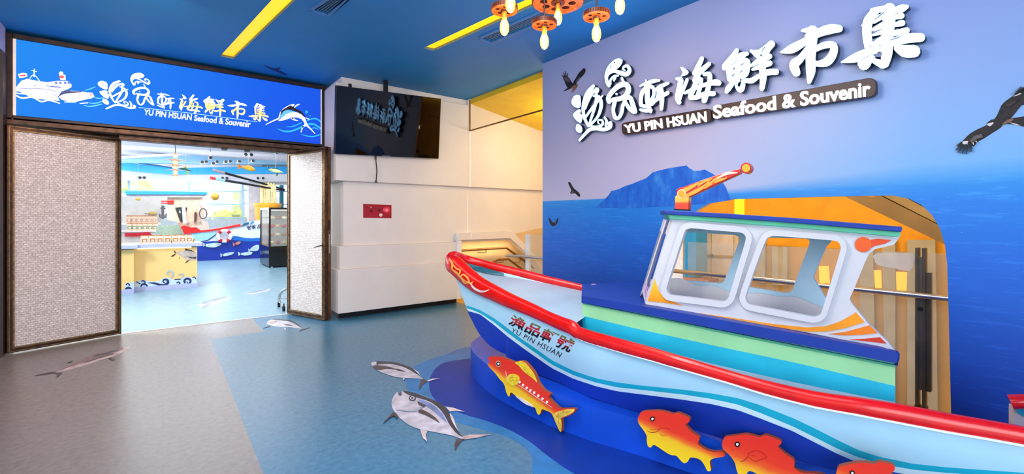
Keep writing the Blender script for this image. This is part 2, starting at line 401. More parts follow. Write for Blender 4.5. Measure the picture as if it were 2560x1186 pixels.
hole = [onX(x, y, MX) for x, y in hole_px]
hole = [Vector((MX, hole[-1].y, .12))] + hole[::-1] + [Vector((MX, p[0], p[1])) for p in ((2.62, 1.1), (2.62, .12))]
wall_out = [Vector((MX, -6, 0)), Vector((MX, 4.44, 0)), Vector((MX, 4.44, CEIL)), Vector((MX, -6, CEIL))]
mural = struct(MB().prism(wall_out, (.05, 0, 0), [hole], ms=1).build('wall_right', [mural_material(), white_wall]))
def on_mural(px, d=.004): return [onX(x, y, MX - d) for x, y in px]
isl = [(1488, 520), (1505, 505), (1520, 490), (1528, 478), (1545, 474), (1562, 466), (1583, 459), (1600, 452), (1615, 446), (1632, 431), (1650, 426), (1676, 420), (1690, 418), (1716, 414), (1722, 420), (1736, 428), (1750, 427), (1762, 424), (1776, 432), (1790, 440), (1805, 455), (1815, 470), (1820, 485), (1826, 501), (1780, 508), (1720, 512), (1650, 517), (1560, 521)]
im = bpy.data.materials.new('printed_island'); t = NT(im); o_ = t.obj()
t.link(t.ramp(t.noise(t.mapping(o_, (1, 7, 3)), 1.6, 6, .65), [(.35, (16, 92, 200)), (.52, (24, 108, 212)), (.72, (70, 150, 228))]), t.b.inputs['Base Color']); t.b.inputs['Roughness'].default_value = .55
MB().prism(on_mural(isl), (.003, 0, 0)).build('painted_island', im, mural, label='blue printed island on the horizon')
# ------------------------------------------------------------------ television wall: stepped white masonry
tw = MB()
tw.box((1.93, TY, 1.98), (4.12, 7.6, CEIL - .10)).box((2.02, TY + .05, CEIL - .10), (4.12, 7.6, CEIL))
tw.box((2.06, TY + .09, 1.04), (6.6, 7.6, 1.98)).box((4.12, TY, 1.98), (6.6, 7.6, 4.2))
tw.box((1.99, TY + .035, .71), (3.96, 7.6, 1.04)).box((1.96, TY, .09), (3.96, 7.6, .71))
struct(tw.build('wall_back', white_wall, bevel=.006))
struct(MB().box((2.0, TY + .12, 0), (3.96, 7.6, .09)).build('baseboard_back', mat('black_kick', (8, 8, 9), .5)))
# ------------------------------------------------------------------ left jamb and beam
lw = MB().box((-1.75, 6.95, 0), (-1.315, 7.35, 3.18)); struct(lw.build('wall_left', dark_wood))
struct(MB().box((-1.75, 6.8, 3.2), (-1.325, 7.1, CEIL)).build('trim_2', mat('lavender_beam', (176, 178, 214), .5)))
struct(MB().box((-6, 7.35, 0), (-1.4, 7.6, CEIL)).build('wall_left', dark_wood))
# door head under the sign
hd = MB().box((-1.38, 7.12, 2.455), (1.93, 7.42, 2.53)).box((-.42, 7.2, 2.40), (1.93, 7.36, 2.455)).box((-1.38, 7.385, 2.36), (-.42, 7.42, 2.455)); struct(hd.build('trim_3', [bronze], bevel=.006))
struct(MB().box((-1.4, 7.36, 2.5), (1.95, 7.6, CEIL)).build('wall_back', dark_wood))
for k, x in enumerate((.66, .93)):
    o = MB().box((x - .035, 7.22, 2.375), (x + .035, 7.32, 2.40)).build('roller_catch', black); tag(o, ('left' if k == 0 else 'right') + ' one of two small black catches under the door head', 'door catch', 'door head catches')
# ================================================================== brush characters, traced stroke by stroke (shared by the wall sign and the light box)
G = {}
def glyph(key, x0, y0, s, strokes=(), polys=(), cuts=()):
    G[key] = ([[(x0 + p[0] * s, y0 + p[1] * s, p[2] * s) for p in st] for st in strokes], [zoom(p, x0, y0, s) for p in polys], [[(x0 + p[0] * s, y0 + p[1] * s, p[2] * s) for p in st] for st in cuts])
glyph('yu', 1400, 120, .21075, [
    [(395, 455, 44), (330, 530, 52), (290, 630, 50), (275, 730, 42), (290, 830, 40), (335, 925, 30)],
    [(440, 490, 44), (375, 540, 46), (325, 640, 40), (300, 720, 26)],
    [(400, 570, 26), (460, 580, 40), (488, 650, 46), (480, 730, 42), (450, 810, 36), (395, 880, 30), (340, 930, 26)],
    [(508, 565, 14), (470, 605, 30), (410, 680, 34), (340, 770, 32), (300, 830, 24)],
    [(432, 545, 30), (425, 650, 38), (395, 760, 36), (362, 860, 30), (340, 930, 24)],
    [(430, 480, 30), (450, 500, 34), (420, 560, 26)],
    [(232, 1095, 28), (285, 1035, 36), (350, 972, 44), (430, 955, 48), (520, 968, 48), (590, 940, 50), (595, 895, 56)],
    [(375, 930, 26), (450, 938, 32), (505, 905, 34), (500, 862, 26), (460, 855, 20), (450, 885, 16), (468, 900, 12)],
    [(530, 822, 20), (552, 870, 34), (545, 925, 36)]],
    [[(135, 640), (160, 580), (200, 557), (238, 570), (245, 600), (245, 690), (215, 712), (160, 690)],
     [(155, 800), (180, 760), (225, 728), (250, 745), (240, 780), (262, 800), (262, 850), (245, 890), (195, 860)],
     [(188, 960), (200, 905), (240, 915), (262, 950), (262, 990), (235, 1010), (200, 990)]])
glyph('pin', 1400, 120, .21075, [
    [(580, 445, 44), (556, 395, 40), (556, 345, 30), (590, 300, 26), (650, 275, 40), (720, 298, 50), (790, 310, 56), (825, 265, 44), (800, 215, 36), (760, 222, 30), (748, 252, 20), (772, 266, 14)],
    [(598, 425, 26), (600, 380, 26), (640, 335, 24), (690, 330, 20)], [(650, 352, 40), (640, 385, 24)], [(732, 355, 24), (752, 400, 30)],
    [(585, 635, 56), (575, 590, 52), (620, 520, 54), (700, 450, 60), (780, 432, 62), (812, 490, 62), (785, 560, 60), (720, 600, 56), (630, 615, 52)], [(670, 545, 26), (671, 546, 26)],
    [(650, 630, 50), (632, 740, 40), (655, 825, 44), (695, 830, 40), (732, 765, 40), (745, 690, 40), (770, 630, 44)],
    [(775, 600, 44), (830, 590, 52), (862, 670, 56), (890, 755, 52)], [(775, 640, 36), (815, 710, 46), (872, 762, 40)]],
    [[(565, 420), (538, 390), (530, 330), (555, 240), (610, 170), (680, 125), (730, 135), (742, 160), (710, 220), (650, 262), (590, 292), (560, 335)]],
    [[(645, 172, 16), (650, 172, 16)], [(600, 205, 6), (592, 225, 8), (606, 245, 6)], [(556, 265, 6), (562, 290, 8)]])
glyph('hsuan', 1560, 100, .16866, [
    [(240, 682, 22), (330, 645, 46), (430, 612, 54), (522, 600, 30)], [(326, 590, 12), (334, 640, 34)],
    [(345, 690, 52), (275, 770, 56), (252, 860, 50), (250, 955, 50)], [(250, 965, 44), (340, 985, 52), (420, 930, 50), (440, 880, 40)],
    [(320, 690, 44), (400, 690, 52), (440, 730, 46), (440, 820, 44), (400, 900, 44)], [(350, 690, 66), (345, 800, 66), (350, 920, 64), (396, 1065, 40)],
    [(240, 1035, 30), (330, 1050, 50), (400, 1040, 44)],
    [(470, 735, 40), (560, 682, 52), (655, 642, 36)], [(470, 900, 40), (560, 835, 50), (645, 785, 54)], [(540, 690, 56), (560, 800, 60), (560, 920, 60), (555, 1025, 44)],
    [(500, 730, 36), (505, 800, 40), (480, 880, 40), (415, 955, 40)]])
glyph('hai', 1560, 100, .16866, [
    [(782, 575, 38), (840, 595, 72), (825, 680, 66), (808, 770, 70), (790, 860, 66), (818, 925, 60)], [(935, 592, 44), (895, 690, 48), (850, 790, 50), (822, 880, 50)],
    [(1155, 275, 56), (1110, 370, 66), (1045, 495, 62)], [(1262, 355, 52), (1190, 415, 70), (1100, 505, 70), (1050, 600, 70)],
    [(1190, 510, 50), (1262, 510, 66), (1270, 610, 60), (1235, 760, 66), (1190, 895, 76)], [(1100, 560, 66), (1045, 690, 68), (985, 830, 66)],
    [(900, 785, 40), (1000, 745, 56), (1100, 700, 46), (1250, 650, 60), (1350, 630, 84), (1400, 638, 78)], [(985, 855, 60), (1080, 850, 62), (1200, 800, 66), (1325, 795, 66)], [(1150, 580, 44), (1130, 700, 52), (1080, 850, 56)]],
    [[(838, 400), (900, 420), (955, 470), (940, 510), (880, 535), (838, 540), (868, 490), (850, 440)]])
glyph('sian', 1760, 80, .1518, [
    [(540, 305, 62), (465, 420, 84), (345, 555, 76), (335, 600, 60)], [(705, 360, 60), (600, 390, 84), (470, 480, 80)],
    [(500, 805, 60), (405, 925, 84), (372, 985, 56)], [(560, 790, 60), (530, 890, 40), (600, 955, 80), (640, 880, 70), (640, 790, 50)],
    [(778, 308, 40), (850, 365, 66), (900, 410, 60)], [(1110, 185, 80), (1010, 270, 80), (920, 330, 80), (850, 320, 50)], [(1120, 200, 90), (1050, 290, 84), (1000, 400, 90), (960, 560, 96), (975, 740, 100), (955, 930, 70)],
    [(770, 560, 40), (900, 480, 80), (1075, 402, 84)], [(800, 618, 40), (950, 560, 80), (1080, 515, 84)], [(680, 800, 64), (790, 800, 80), (900, 730, 66), (1050, 665, 90), (1185, 658, 88)]],
    [[(360, 560), (500, 450), (640, 415), (740, 450), (765, 520), (752, 640), (705, 740), (600, 772), (500, 800), (430, 830), (385, 790), (370, 680)]],
    [[(460, 540, 10), (540, 466, 14)], [(598, 550, 16), (648, 522, 18)], [(482, 612, 26), (506, 594, 26)], [(592, 664, 16), (638, 636, 18)], [(462, 728, 20), (498, 692, 22)], [(940, 330, 12), (1000, 250, 20)], [(820, 570, 10), (895, 540, 14)], [(520, 885, 10), (640, 770, 14)]])
glyph('shi', 1940, 0, .18553, [
    [(62, 708, 16), (210, 660, 100), (400, 555, 84), (560, 450, 96), (720, 395, 110), (850, 385, 84)], [(490, 420, 130), (475, 600, 124), (465, 800, 110), (468, 960, 104), (448, 1100, 50)],
    [(420, 660, 60), (330, 790, 84), (245, 870, 110), (275, 980, 90)], [(530, 665, 60), (650, 610, 76), (775, 615, 80), (765, 730, 94), (690, 830, 100), (580, 860, 70), (520, 850, 60)]],
    [[(335, 425), (370, 385), (480, 370), (570, 382), (585, 420), (550, 450), (450, 500), (385, 490), (405, 445)]])
glyph('ji', 1940, 0, .18553, [
    [(1290, 135, 40), (1430, 125, 76), (1590, 130, 76)], [(1560, 180, 80), (1690, 115, 90), (1760, 92, 50)], [(1340, 150, 90), (1245, 280, 110), (1225, 420, 104), (1235, 560, 100), (1225, 630, 60)], [(1155, 345, 16), (1230, 325, 60)],
    [(1530, 130, 150), (1515, 350, 140), (1490, 560, 140), (1490, 720, 130), (1470, 860, 90)], [(1320, 290, 50), (1400, 235, 64), (1480, 190, 70)], [(1310, 400, 40), (1480, 320, 84)], [(1310, 470, 30), (1470, 420, 64)], [(1300, 590, 60), (1480, 500, 70)],
    [(1540, 240, 50), (1690, 212, 70)], [(1540, 340, 50), (1700, 310, 70)], [(1540, 460, 60), (1760, 410, 70)],
    [(885, 838, 20), (1100, 770, 110), (1300, 680, 90), (1520, 590, 90), (1750, 520, 110), (1950, 505, 100)], [(1140, 860, 70), (1190, 880, 110), (1260, 790, 90), (1330, 720, 60)], [(1320, 820, 60), (1440, 870, 96)],
    [(1640, 650, 90), (1740, 690, 140), (1860, 690, 140)]], [],
    [[(1290, 295, 6), (1380, 225, 14), (1452, 168, 18)], [(1308, 365, 6), (1452, 280, 12)], [(1310, 440, 30), (1360, 420, 18), (1450, 380, 6)], [(1310, 545, 36), (1350, 520, 18), (1425, 482, 6)], [(1580, 205, 6), (1640, 180, 14)], [(1575, 310, 6), (1640, 285, 12)], [(1565, 410, 6), (1640, 385, 12)], [(1520, 545, 8), (1620, 515, 16), (1700, 485, 6)], [(1390, 615, 10), (1410, 610, 12)], [(1130, 825, 6), (1250, 750, 10), (1300, 725, 5)], [(1330, 745, 40), (1390, 740, 56), (1412, 720, 40)]])
# ------------------------------------------------------------------ wall sign
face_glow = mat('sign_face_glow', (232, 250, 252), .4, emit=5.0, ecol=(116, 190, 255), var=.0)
sign_side = mat('sign_side_navy', (18, 30, 56), .4)
names = {'yu': 'first brush character of the wall sign, shaped like a leaf over a wave', 'pin': 'fish shaped brush character of the wall sign, second from its left end',
         'hsuan': 'small brush character of the wall sign between the fish shape and the water character', 'hai': 'white brush character for sea on the wall sign, with three drops',
         'sian': 'white brush character for fresh on the wall sign, above the ampersand', 'shi': 'white brush character for market on the wall sign, with one loop', 'ji': 'largest brush character at the right end of the wall sign'}
WS = MX - .075
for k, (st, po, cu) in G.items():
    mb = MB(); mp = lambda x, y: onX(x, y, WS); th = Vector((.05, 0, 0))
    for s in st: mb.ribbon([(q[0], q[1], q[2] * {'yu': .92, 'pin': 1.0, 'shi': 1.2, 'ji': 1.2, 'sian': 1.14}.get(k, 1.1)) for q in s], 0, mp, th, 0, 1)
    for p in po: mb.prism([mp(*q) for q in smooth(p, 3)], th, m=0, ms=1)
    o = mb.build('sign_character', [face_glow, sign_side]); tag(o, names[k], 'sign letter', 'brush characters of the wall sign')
    if cu:
        mq = lambda x, y: onX(x, y, WS - .002)
        for s in cu: MB().ribbon(s, 0, mq).build('slit', mat('sign_slit', (120, 128, 160), .5), o)
    allp = [q for s in st for q in s]
    for q in (allp[0], allp[len(allp) // 2], allp[-1]):
        c = onX(q[0], q[1], WS + .05); MB().tube([c, Vector((MX + .002, c.y, c.z))], .008, 6).build('stud', sign_side, o)
brown = mat('sign_plate_brown', (62, 38, 32), .45, var=.2, vs=2)
def plate(name, quad, text, tq, label, bold):
    t = thing(name, label, 'sign plate', onX(*quad[0], MX - .06), 'brown plates of the wall sign')
    c = [onX(*q, WS) for q in quad]; o = []
    for k in range(4):
        p, a, b = c[k], c[k - 1], c[(k + 1) % 4]; r = .045
        da, db = (a - p).normalized() * r, (b - p).normalized() * r
        for u in range(5):
            w = u / 4; o.append(p + da * (1 - w) ** 2 + db * w ** 2)
    MB().prism(o, (.055, 0, 0)).build('panel', brown, t, bevel=.004)
    f = quadmap(*tq); MB().add(text2d(text, bold), lambda u, v: onX(*f(u, v), WS - .012), 0, (.012, 0, 0)).build('lettering', mat('plate_letter_glow', (255, 252, 248), .4, emit=.8, var=0), t)
plate('sign_plate', [(1553, 308), (1776, 270), (1779, 303), (1556, 338)], 'YU PIN HSUAN', [(1558, 312), (1764, 278), (1766, 305), (1561, 334)], 'shorter dark brown sign plate reading YU PIN HSUAN', .025)
plate('sign_plate', [(1778, 266), (2188, 192), (2190, 240), (1781, 299)], 'Seafood & Souvenir', [(1781, 264), (2175, 201), (2176, 240), (1783, 298)], 'longer brown sign plate reading Seafood and Souvenir', .025)
# ------------------------------------------------------------------ birds printed on the mural and on the ceiling
bird_dark = mat('bird_feather', (28, 24, 24), .6, var=.4, vs=30); bird_mid = mat('bird_wing_mid', (86, 78, 78), .6, var=.3, vs=40); bird_tan = mat('bird_tan', (128, 92, 72), .6, var=.25, vs=30); bird_pale = mat('bird_pale', (222, 210, 206), .6)
def decal(name, label, cat, layers, mp, group=None, step=.0012):
    mb = MB(); ms = []
    for k, (poly, m) in enumerate(layers):
        if m not in ms: ms.append(m)
        poly = smooth(poly, 3) if len(poly) > 5 and name == 'fish_sticker' else (smooth(poly, 2) if len(poly) > 7 else poly)
        a = [mp(*p, step * (k + 1)) for p in poly]; b = mp(*poly[0], 0) - mp(*poly[0], step * (k + 1))
        mb.prism(a, b, m=ms.index(m))
    o = mb.build(name, ms); return tag(o, label, cat, group)
mm_ = lambda x, y, h: onX(x, y, MX - .001 - h)
def feathers(base, tips, w):       # splayed flight feathers
    out = []
    for (x, y), (tx, ty) in zip(base, tips):
        l = math.hypot(tx - x, ty - y); nx, ny = -(ty - y) / l * w, (tx - x) / l * w
        out.append([(x - nx, y - ny), (tx - nx * .35, ty - ny * .35), (tx + nx * .35, ty + ny * .35), (x + nx, y + ny)])
    return out
Z = lambda p: zoom(p, 1400, 120, .21075)
L = [(Z([(35, 345), (75, 335), (110, 360), (135, 400), (160, 425), (200, 430), (205, 450), (170, 470), (120, 480), (85, 470), (55, 400)]), bird_dark), (Z([(150, 425), (185, 360), (220, 300), (265, 255), (290, 245), (303, 265), (290, 305), (250, 350), (210, 390), (190, 430)]), bird_dark),
     (Z([(45, 350), (75, 342), (110, 370), (118, 400), (90, 405), (60, 385)]), bird_mid), (Z([(185, 400), (230, 345), (245, 350), (215, 390), (195, 420)]), bird_mid), (Z([(130, 470), (175, 440), (210, 428), (205, 455), (180, 490), (145, 525), (135, 520), (150, 490)]), bird_tan), (Z([(35, 515), (80, 480), (125, 470), (120, 485), (70, 505)]), bird_dark)]
L += [(Z(f), bird_dark) for f in feathers([(40, 345), (55, 340), (70, 337), (85, 340)], [(22, 320), (38, 290), (60, 275), (85, 300)], 6)] + [(Z(f), bird_dark) for f in feathers([(265, 262), (280, 255), (295, 262)], [(282, 238), (296, 240), (306, 258)], 5)]
decal('bird_print', 'dark kite with raised wings printed left of the leaf shaped character', 'bird', L, mm_, 'kites printed on the mural')
Z = lambda p: zoom(p, 2360, 200, .16863)
L = [(Z([(630, 645), (700, 590), (745, 580), (800, 500), (850, 380), (930, 300), (1020, 240), (1100, 180), (1250, 90), (1260, 330), (1150, 380), (1060, 490), (1000, 560), (930, 640), (870, 670), (840, 710), (730, 780), (590, 870), (500, 920), (440, 985), (380, 960), (280, 930), (250, 940), (300, 880), (380, 800), (500, 730), (630, 670)]), bird_dark),
     (Z([(980, 575), (1060, 560), (1186, 540), (1260, 535), (1260, 690), (1160, 688), (1060, 655), (900, 650)]), bird_dark), (Z([(640, 650), (730, 625), (735, 645), (680, 690), (640, 670)]), bird_pale), (Z([(280, 910), (360, 905), (350, 945), (290, 955), (272, 940)]), bird_pale), (Z([(1020, 245), (1130, 190), (1150, 205), (1080, 235)]), bird_pale),
     (Z([(860, 650), (940, 590), (1030, 570), (1020, 600), (950, 640), (880, 668)]), bird_tan), (Z([(970, 625), (1040, 645), (1120, 665), (1080, 672), (1000, 645)]), bird_pale), (Z([(900, 380), (1010, 330), (1100, 280), (1060, 340), (960, 400)]), mat('bird_brown', (52, 38, 36), .6, var=.3, vs=40)), (Z([(380, 900), (450, 830), (560, 800), (580, 850), (480, 880), (420, 950)]), bird_mid)]
L += [(Z(f), bird_dark) for f in feathers([(260, 930), (270, 950), (300, 960), (340, 960), (370, 955), (410, 950)], [(190, 980), (175, 1040), (205, 1078), (262, 1092), (328, 1100), (402, 1070)], 15)] + [(Z(f), bird_dark) for f in feathers([(1050, 215), (1110, 165)], [(1150, 95), (1186, 110)], 12)] + [(Z(f), bird_pale) for f in feathers([(470, 905), (430, 930)], [(490, 930), (440, 965)], 10)]
decal('bird_print', 'largest kite gliding on the mural at the right edge', 'bird', L, mm_, 'kites printed on the mural')
Z = lambda p: zoom(p, 1340, 0, .47656)
decal('bird_print', 'small black kite printed above the sea line', 'bird', [(Z([(168, 960), (180, 958), (195, 985), (212, 1000), (228, 1015), (232, 1032), (220, 1030), (205, 1015), (185, 1018), (178, 1010), (185, 998)]), bird_dark), (Z([(176, 1012), (195, 1000), (200, 1008), (186, 1020)]), bird_mid)], mm_, 'kites printed on the mural')
decal('bird_print', 'smallest kite printed low over the sea beside the mural edge', 'bird', [([(1371, 545), (1376, 548), (1381, 556), (1388, 555), (1393, 547), (1396, 545), (1394, 556), (1389, 563), (1383, 566), (1376, 562)], bird_dark), ([(1384, 558), (1391, 553), (1389, 561)], bird_mid)], mm_, 'kites printed on the mural')
cc_ = lambda x, y, h: onZ(x, y, CEIL - .001 - h)
decal('bird_print', 'blue grey kite printed on the ceiling beside the light box', 'bird', [([(657, 162), (672, 167), (686, 171), (693, 170), (700, 168), (701, 172), (697, 175), (708, 181), (721, 188), (706, 186), (690, 179), (672, 172)], mat('ceiling_bird_navy', (16, 52, 104), .6))], cc_)
# ------------------------------------------------------------------ light box sign over the doorway
sg = thing('lightbox_sign', 'long blue backlit sign over the doorway with ship and marlin', 'sign', (.3, SY, 2.52))
P0, P1 = onY(33, 95, SY), onY(804, 226, SY); zb0, zb1 = onY(38, 291, SY).z, onY(800, 360, SY).z
x0, x1, zt, zb = P0.x, P1.x, (P0.z + P1.z) / 2, (zb0 + zb1) / 2
m = bpy.data.materials.new('backlit_blue'); t = NT(m); xx = t.xyz(t.gen())[0]; zz = t.xyz(t.gen())[2]
c = t.ramp(t.math('ADD', t.math('MULTIPLY', xx, .85), t.math('MULTIPLY', t.math('SUBTRACT', 1, zz), .12)), [(0, (26, 140, 240)), (.35, (16, 118, 236)), (.7, (18, 92, 236)), (1, (20, 76, 228))])
t.b.inputs['Base Color'].default_value = (.01, .03, .1, 1); t.link(c, t.b.inputs['Emission Color']); t.b.inputs['Emission Strength'].default_value = .97; t.b.inputs['Roughness'].default_value = .7; t.b.inputs['Specular IOR Level'].default_value = .1
MB().box((x0, SY, zb), (x1, SY + .02, zt)).build('panel', m, sg)
fr = MB(); w = .055
for a, b in (((x0 - w, SY - .03, zb - w), (x0, SY + .08, zt + w)), ((x1, SY - .03, zb - w), (x1 + w, SY + .08, zt + w)), ((x0, SY - .03, zt), (x1, SY + .08, zt + w)), ((x0, SY - .03, zb - w), (x1, SY + .08, zb))): fr.box(a, b)
fr.build('frame', mat('sign_frame_brown', (44, 30, 26), .4, metal=.4, var=.3), sg, bevel=.006)
ed = MB(); ed.box((x0, SY - .012, zb), (x0 + .022, SY, zt)).box((x1 - .014, SY - .012, zb), (x1, SY, zt)); ed.build('end_strip', mat('sign_pale_strip', (226, 214, 204), .4, emit=.4), sg)
def on_sign(px, py, h=.003): return onY(px, py, SY - h)
pw = mat('print_white', (255, 255, 255), .4, emit=.95, var=0)
gold = fade('print_gold', 'Z', [(0, (255, 240, 190)), (.4, (252, 214, 110)), (.62, (255, 226, 150)), (.8, (255, 252, 250)), (1, (255, 255, 255))], 2.66, 2.98, .4, emit=.95)
gold = None
LB = {'yu': (240, 199, 340, 278), 'pin': (322, 180, 387, 265), 'hsuan': (390, 230, 439, 274), 'hai': (446, 234, 508, 284), 'sian': (507, 241, 566, 291), 'shi': (566, 250, 618, 299), 'ji': (618, 257, 673, 305)}
def sgn_map(k):
    st, po, cu = G[k]; P = [onX(q[0] , q[1], WS) for s in st for q in s] + [onX(*q, WS) for p in po for q in p]
    s0, s1 = min(-p.y for p in P), max(-p.y for p in P); a0, a1 = min(p.z for p in P), max(p.z for p in P)
    l, tp, r, bt = LB[k]; A = onY(l, (tp + bt) / 2, SY).x; B = onY(r, (tp + bt) / 2, SY).x; T = onY((l + r) / 2, tp, SY).z; Bm = onY((l + r) / 2, bt, SY).z
    pad = .03; A += pad * .5; B -= pad * .5; T -= pad * .5; Bm += pad * .5
    def f(x, y, h=.004): p = onX(x, y, WS); return Vector((A + (-p.y - s0) / (s1 - s0) * (B - A), SY - h, Bm + (p.z - a0) / (a1 - a0) * (T - Bm)))
    return f, Bm, T
for k, (st, po, cu) in G.items():
    f, zlo, zhi = sgn_map(k); mb = MB(); white = k in ('yu', 'pin', 'hsuan')
    for s in st: mb.ribbon([(q[0], q[1], q[2] * (.70 if k in ('yu', 'pin') else .80)) for q in s], 0, f, (0, .002, 0))
    for p in po: mb.prism([f(*q) for q in smooth(p, 3)], (0, .002, 0))
    mt = pw if white else fade('print_gold_' + k, 'Z', [(0, (255, 238, 190)), (.45, (252, 216, 112)), (.65, (255, 232, 170)), (.8, (255, 253, 250)), (1, (255, 255, 255))], zlo - 2.52, zhi - 2.52, .4, emit=.95)
    mb.build('character', mt, sg)
    if cu and not white:
        for s in cu: MB().ribbon(s, 0, lambda x, y: f(x, y, .006)).build('character_slit', mat('print_slit', (190, 150, 60), .4, emit=.5), sg)
f = quadmap((361, 273), (627, 303), (626, 319), (359, 287)); MB().add(text2d('YU PIN HSUAN Seafood & Souvenir', .02), lambda u, v: on_sign(*f(u, v), .004), 0, (0, .002, 0)).build('caption', pw, sg)
MB().ribbon([(347, 269, 1.4), (500, 286, 1.4), (643, 305, 1.4)], 0, lambda x, y: on_sign(x, y, .004)).build('rule', mat('print_pale_blue', (150, 200, 255), .4, emit=.9), sg)
Z = lambda p: zoom(p, 0, 60, .21923)
ZS = lambda p: [(a * .21923, 60 + b * .21923, c * .21923) for a, b, c in p]
pp = mat('print_pale', (236, 230, 240), .4, emit=.88, var=.03, vs=20); pb = mat('print_outline_blue', (96, 120, 190), .4, emit=.6); pk = mat('print_pink', (248, 150, 160), .4, emit=.8); pd = mat('print_dark_blue', (20, 50, 110), .4, emit=.4); pr = mat('print_red', (228, 60, 60), .4, emit=.8); pc = mat('print_cyan', (30, 160, 250), .4, emit=.95)
sh = MB()
hullp = Z([(160, 770), (190, 715), (240, 650), (310, 625), (400, 645), (540, 665), (640, 650), (770, 650), (815, 690), (815, 720), (770, 745), (700, 770), (660, 830), (680, 880), (620, 870), (480, 860), (380, 850), (300, 810), (220, 770)])
sh.prism([on_sign(*q, .003) for q in hullp], (0, .002, 0))
tun = Z([(670, 830), (720, 785), (790, 760), (900, 765), (980, 780), (1055, 785), (1078, 830), (1040, 850), (980, 860), (870, 888), (780, 884), (700, 862)])
sh.prism([on_sign(*q, .0035) for q in tun], (0, .002, 0))
for s in ([(160, 800, 14), (250, 845, 18), (370, 835, 18), (470, 885, 16), (560, 870, 18), (680, 905, 12)], [(155, 770, 10), (200, 790, 14), (300, 800, 10)], [(910, 908, 8), (1000, 900, 12)], [(740, 890, 10), (860, 890, 14)]): sh.ribbon(ZS(s), 0, lambda x, y: on_sign(x, y, .0045))
for s in ([(392, 515, 12), (388, 600, 14)], [(360, 530, 7), (420, 545, 7)], [(340, 620, 10), (388, 580, 8), (450, 650, 10)]): sh.ribbon(ZS(s), 0, lambda x, y: on_sign(x, y, .0045))
sh.prism([on_sign(*q, .0045) for q in Z([(205, 572), (260, 558), (303, 563), (312, 600), (262, 612), (222, 618)])], (0, .002, 0))
sh.prism([on_sign(*q, .0045) for q in Z([(670, 560), (690, 540), (718, 548), (722, 580), (745, 580), (750, 640), (690, 640)])], (0, .002, 0))
sh.build('ship_picture', pp, sg)
dt = MB()
for s in ([(200, 740, 5), (400, 735, 6), (560, 750, 6), (680, 780, 5)], [(300, 700, 4), (320, 670, 4)], [(520, 770, 5), (545, 795, 5)], [(600, 800, 5), (660, 830, 6)], [(890, 790, 5), (910, 830, 5)], [(580, 712, 18), (690, 722, 14)], [(530, 705, 10), (560, 712, 10)], [(390, 700, 8), (410, 705, 8)]): dt.ribbon(ZS(s), 0, lambda x, y: on_sign(x, y, .0065))
for x in (640, 690, 745, 785): dt.prism([on_sign(*q, .0065) for q in Z([(x - 16, 655), (x + 12, 657), (x + 14, 690), (x - 16, 684)])], (0, .001, 0))
dt.build('ship_linework', pb, sg)
tb = MB(); tb.prism([on_sign(*q, .0065) for q in Z([(668, 830), (690, 790), (740, 758), (805, 756), (790, 785), (740, 795), (700, 812)])], (0, .001, 0)); tb.prism([on_sign(*q, .0065) for q in Z([(720, 800), (800, 765), (940, 768), (930, 778), (800, 790)])], (0, .001, 0)); tb.build('tuna_back', pd, sg)
MB().prism([on_sign(*q, .0065) for q in Z([(1005, 812), (1035, 785), (1060, 800), (1048, 822)])], (0, .001, 0)).build('tuna_nose', pk, sg)
MB().prism([on_sign(*q, .0065) for q in Z([(672, 590), (700, 585), (730, 592), (728, 612), (708, 622), (680, 612)])], (0, .001, 0)).prism([on_sign(*q, .0065) for q in Z([(222, 585), (290, 576), (296, 592), (228, 600)])], (0, .001, 0)).build('ship_red_detail', pr, sg)
for s in ([(970, 760, 6), (1030, 740, 14), (1085, 718, 10)], [(960, 930, 8), (1040, 940, 16), (1160, 915, 12)], [(1010, 900, 6), (1090, 905, 14), (1170, 880, 10)], [(1080, 840, 8), (1140, 850, 14), (1180, 840, 10)]): MB().ribbon(ZS(s), 0, lambda x, y: on_sign(x, y, .002), (0, .001, 0)).build('wave_picture', pc, sg)
ZM = lambda p: [(650 + a * .11803, 230 + b * .11803, c * .11803) for a, b, c in p]; ZQ = lambda p: zoom(p, 650, 230, .11803)
for s in ([(370, 780, 8), (500, 830, 30), (650, 832, 36), (850, 760, 40), (1000, 690, 44), (1150, 690, 40), (1285, 780, 34)], [(550, 740, 10), (700, 730, 24), (870, 655, 26)], [(1000, 605, 24), (1130, 565, 32), (1220, 582, 30), (1290, 640, 24)], [(870, 900, 8), (1000, 935, 22), (1130, 945, 28), (1275, 902, 24)], [(1060, 790, 10), (1150, 760, 22), (1230, 800, 18)], [(985, 425, 62), (987, 426, 62)], [(1060, 505, 30), (1062, 506, 30)]): MB().ribbon(ZM(s), 0, lambda x, y: on_sign(x, y, .002), (0, .001, 0)).build('wave_picture', pc, sg)
mr = MB(); mr.prism([on_sign(*q, .004) for q in ZQ([(390, 602), (450, 560), (520, 470), (600, 440), (700, 428), (800, 440), (880, 480), (950, 550), (985, 640), (1005, 705), (958, 705), (930, 640), (880, 575), (800, 545), (700, 535), (620, 562), (500, 602), (400, 614)])], (0, .002, 0))
for s in ([(125, 690, 14), (260, 622, 22), (400, 560, 30)], [(400, 560, 20), (440, 440, 26), (520, 350, 22), (640, 280, 16)], [(655, 300, 60), (710, 275, 40)], [(730, 330, 22), (780, 282, 26), (830, 262, 22)], [(660, 565, 14), (720, 592, 20), (800, 606, 14)], [(700, 545, 14), (745, 590, 16)], [(960, 700, 40), (900, 760, 24), (870, 850, 16)], [(985, 705, 40), (1070, 780, 24), (1160, 880, 14)], [(950, 545, 16), (1045, 578, 14)]): mr.ribbon(ZM(s), 0, lambda x, y: on_sign(x, y, .004))
mr.build('marlin_picture', pw, sg)
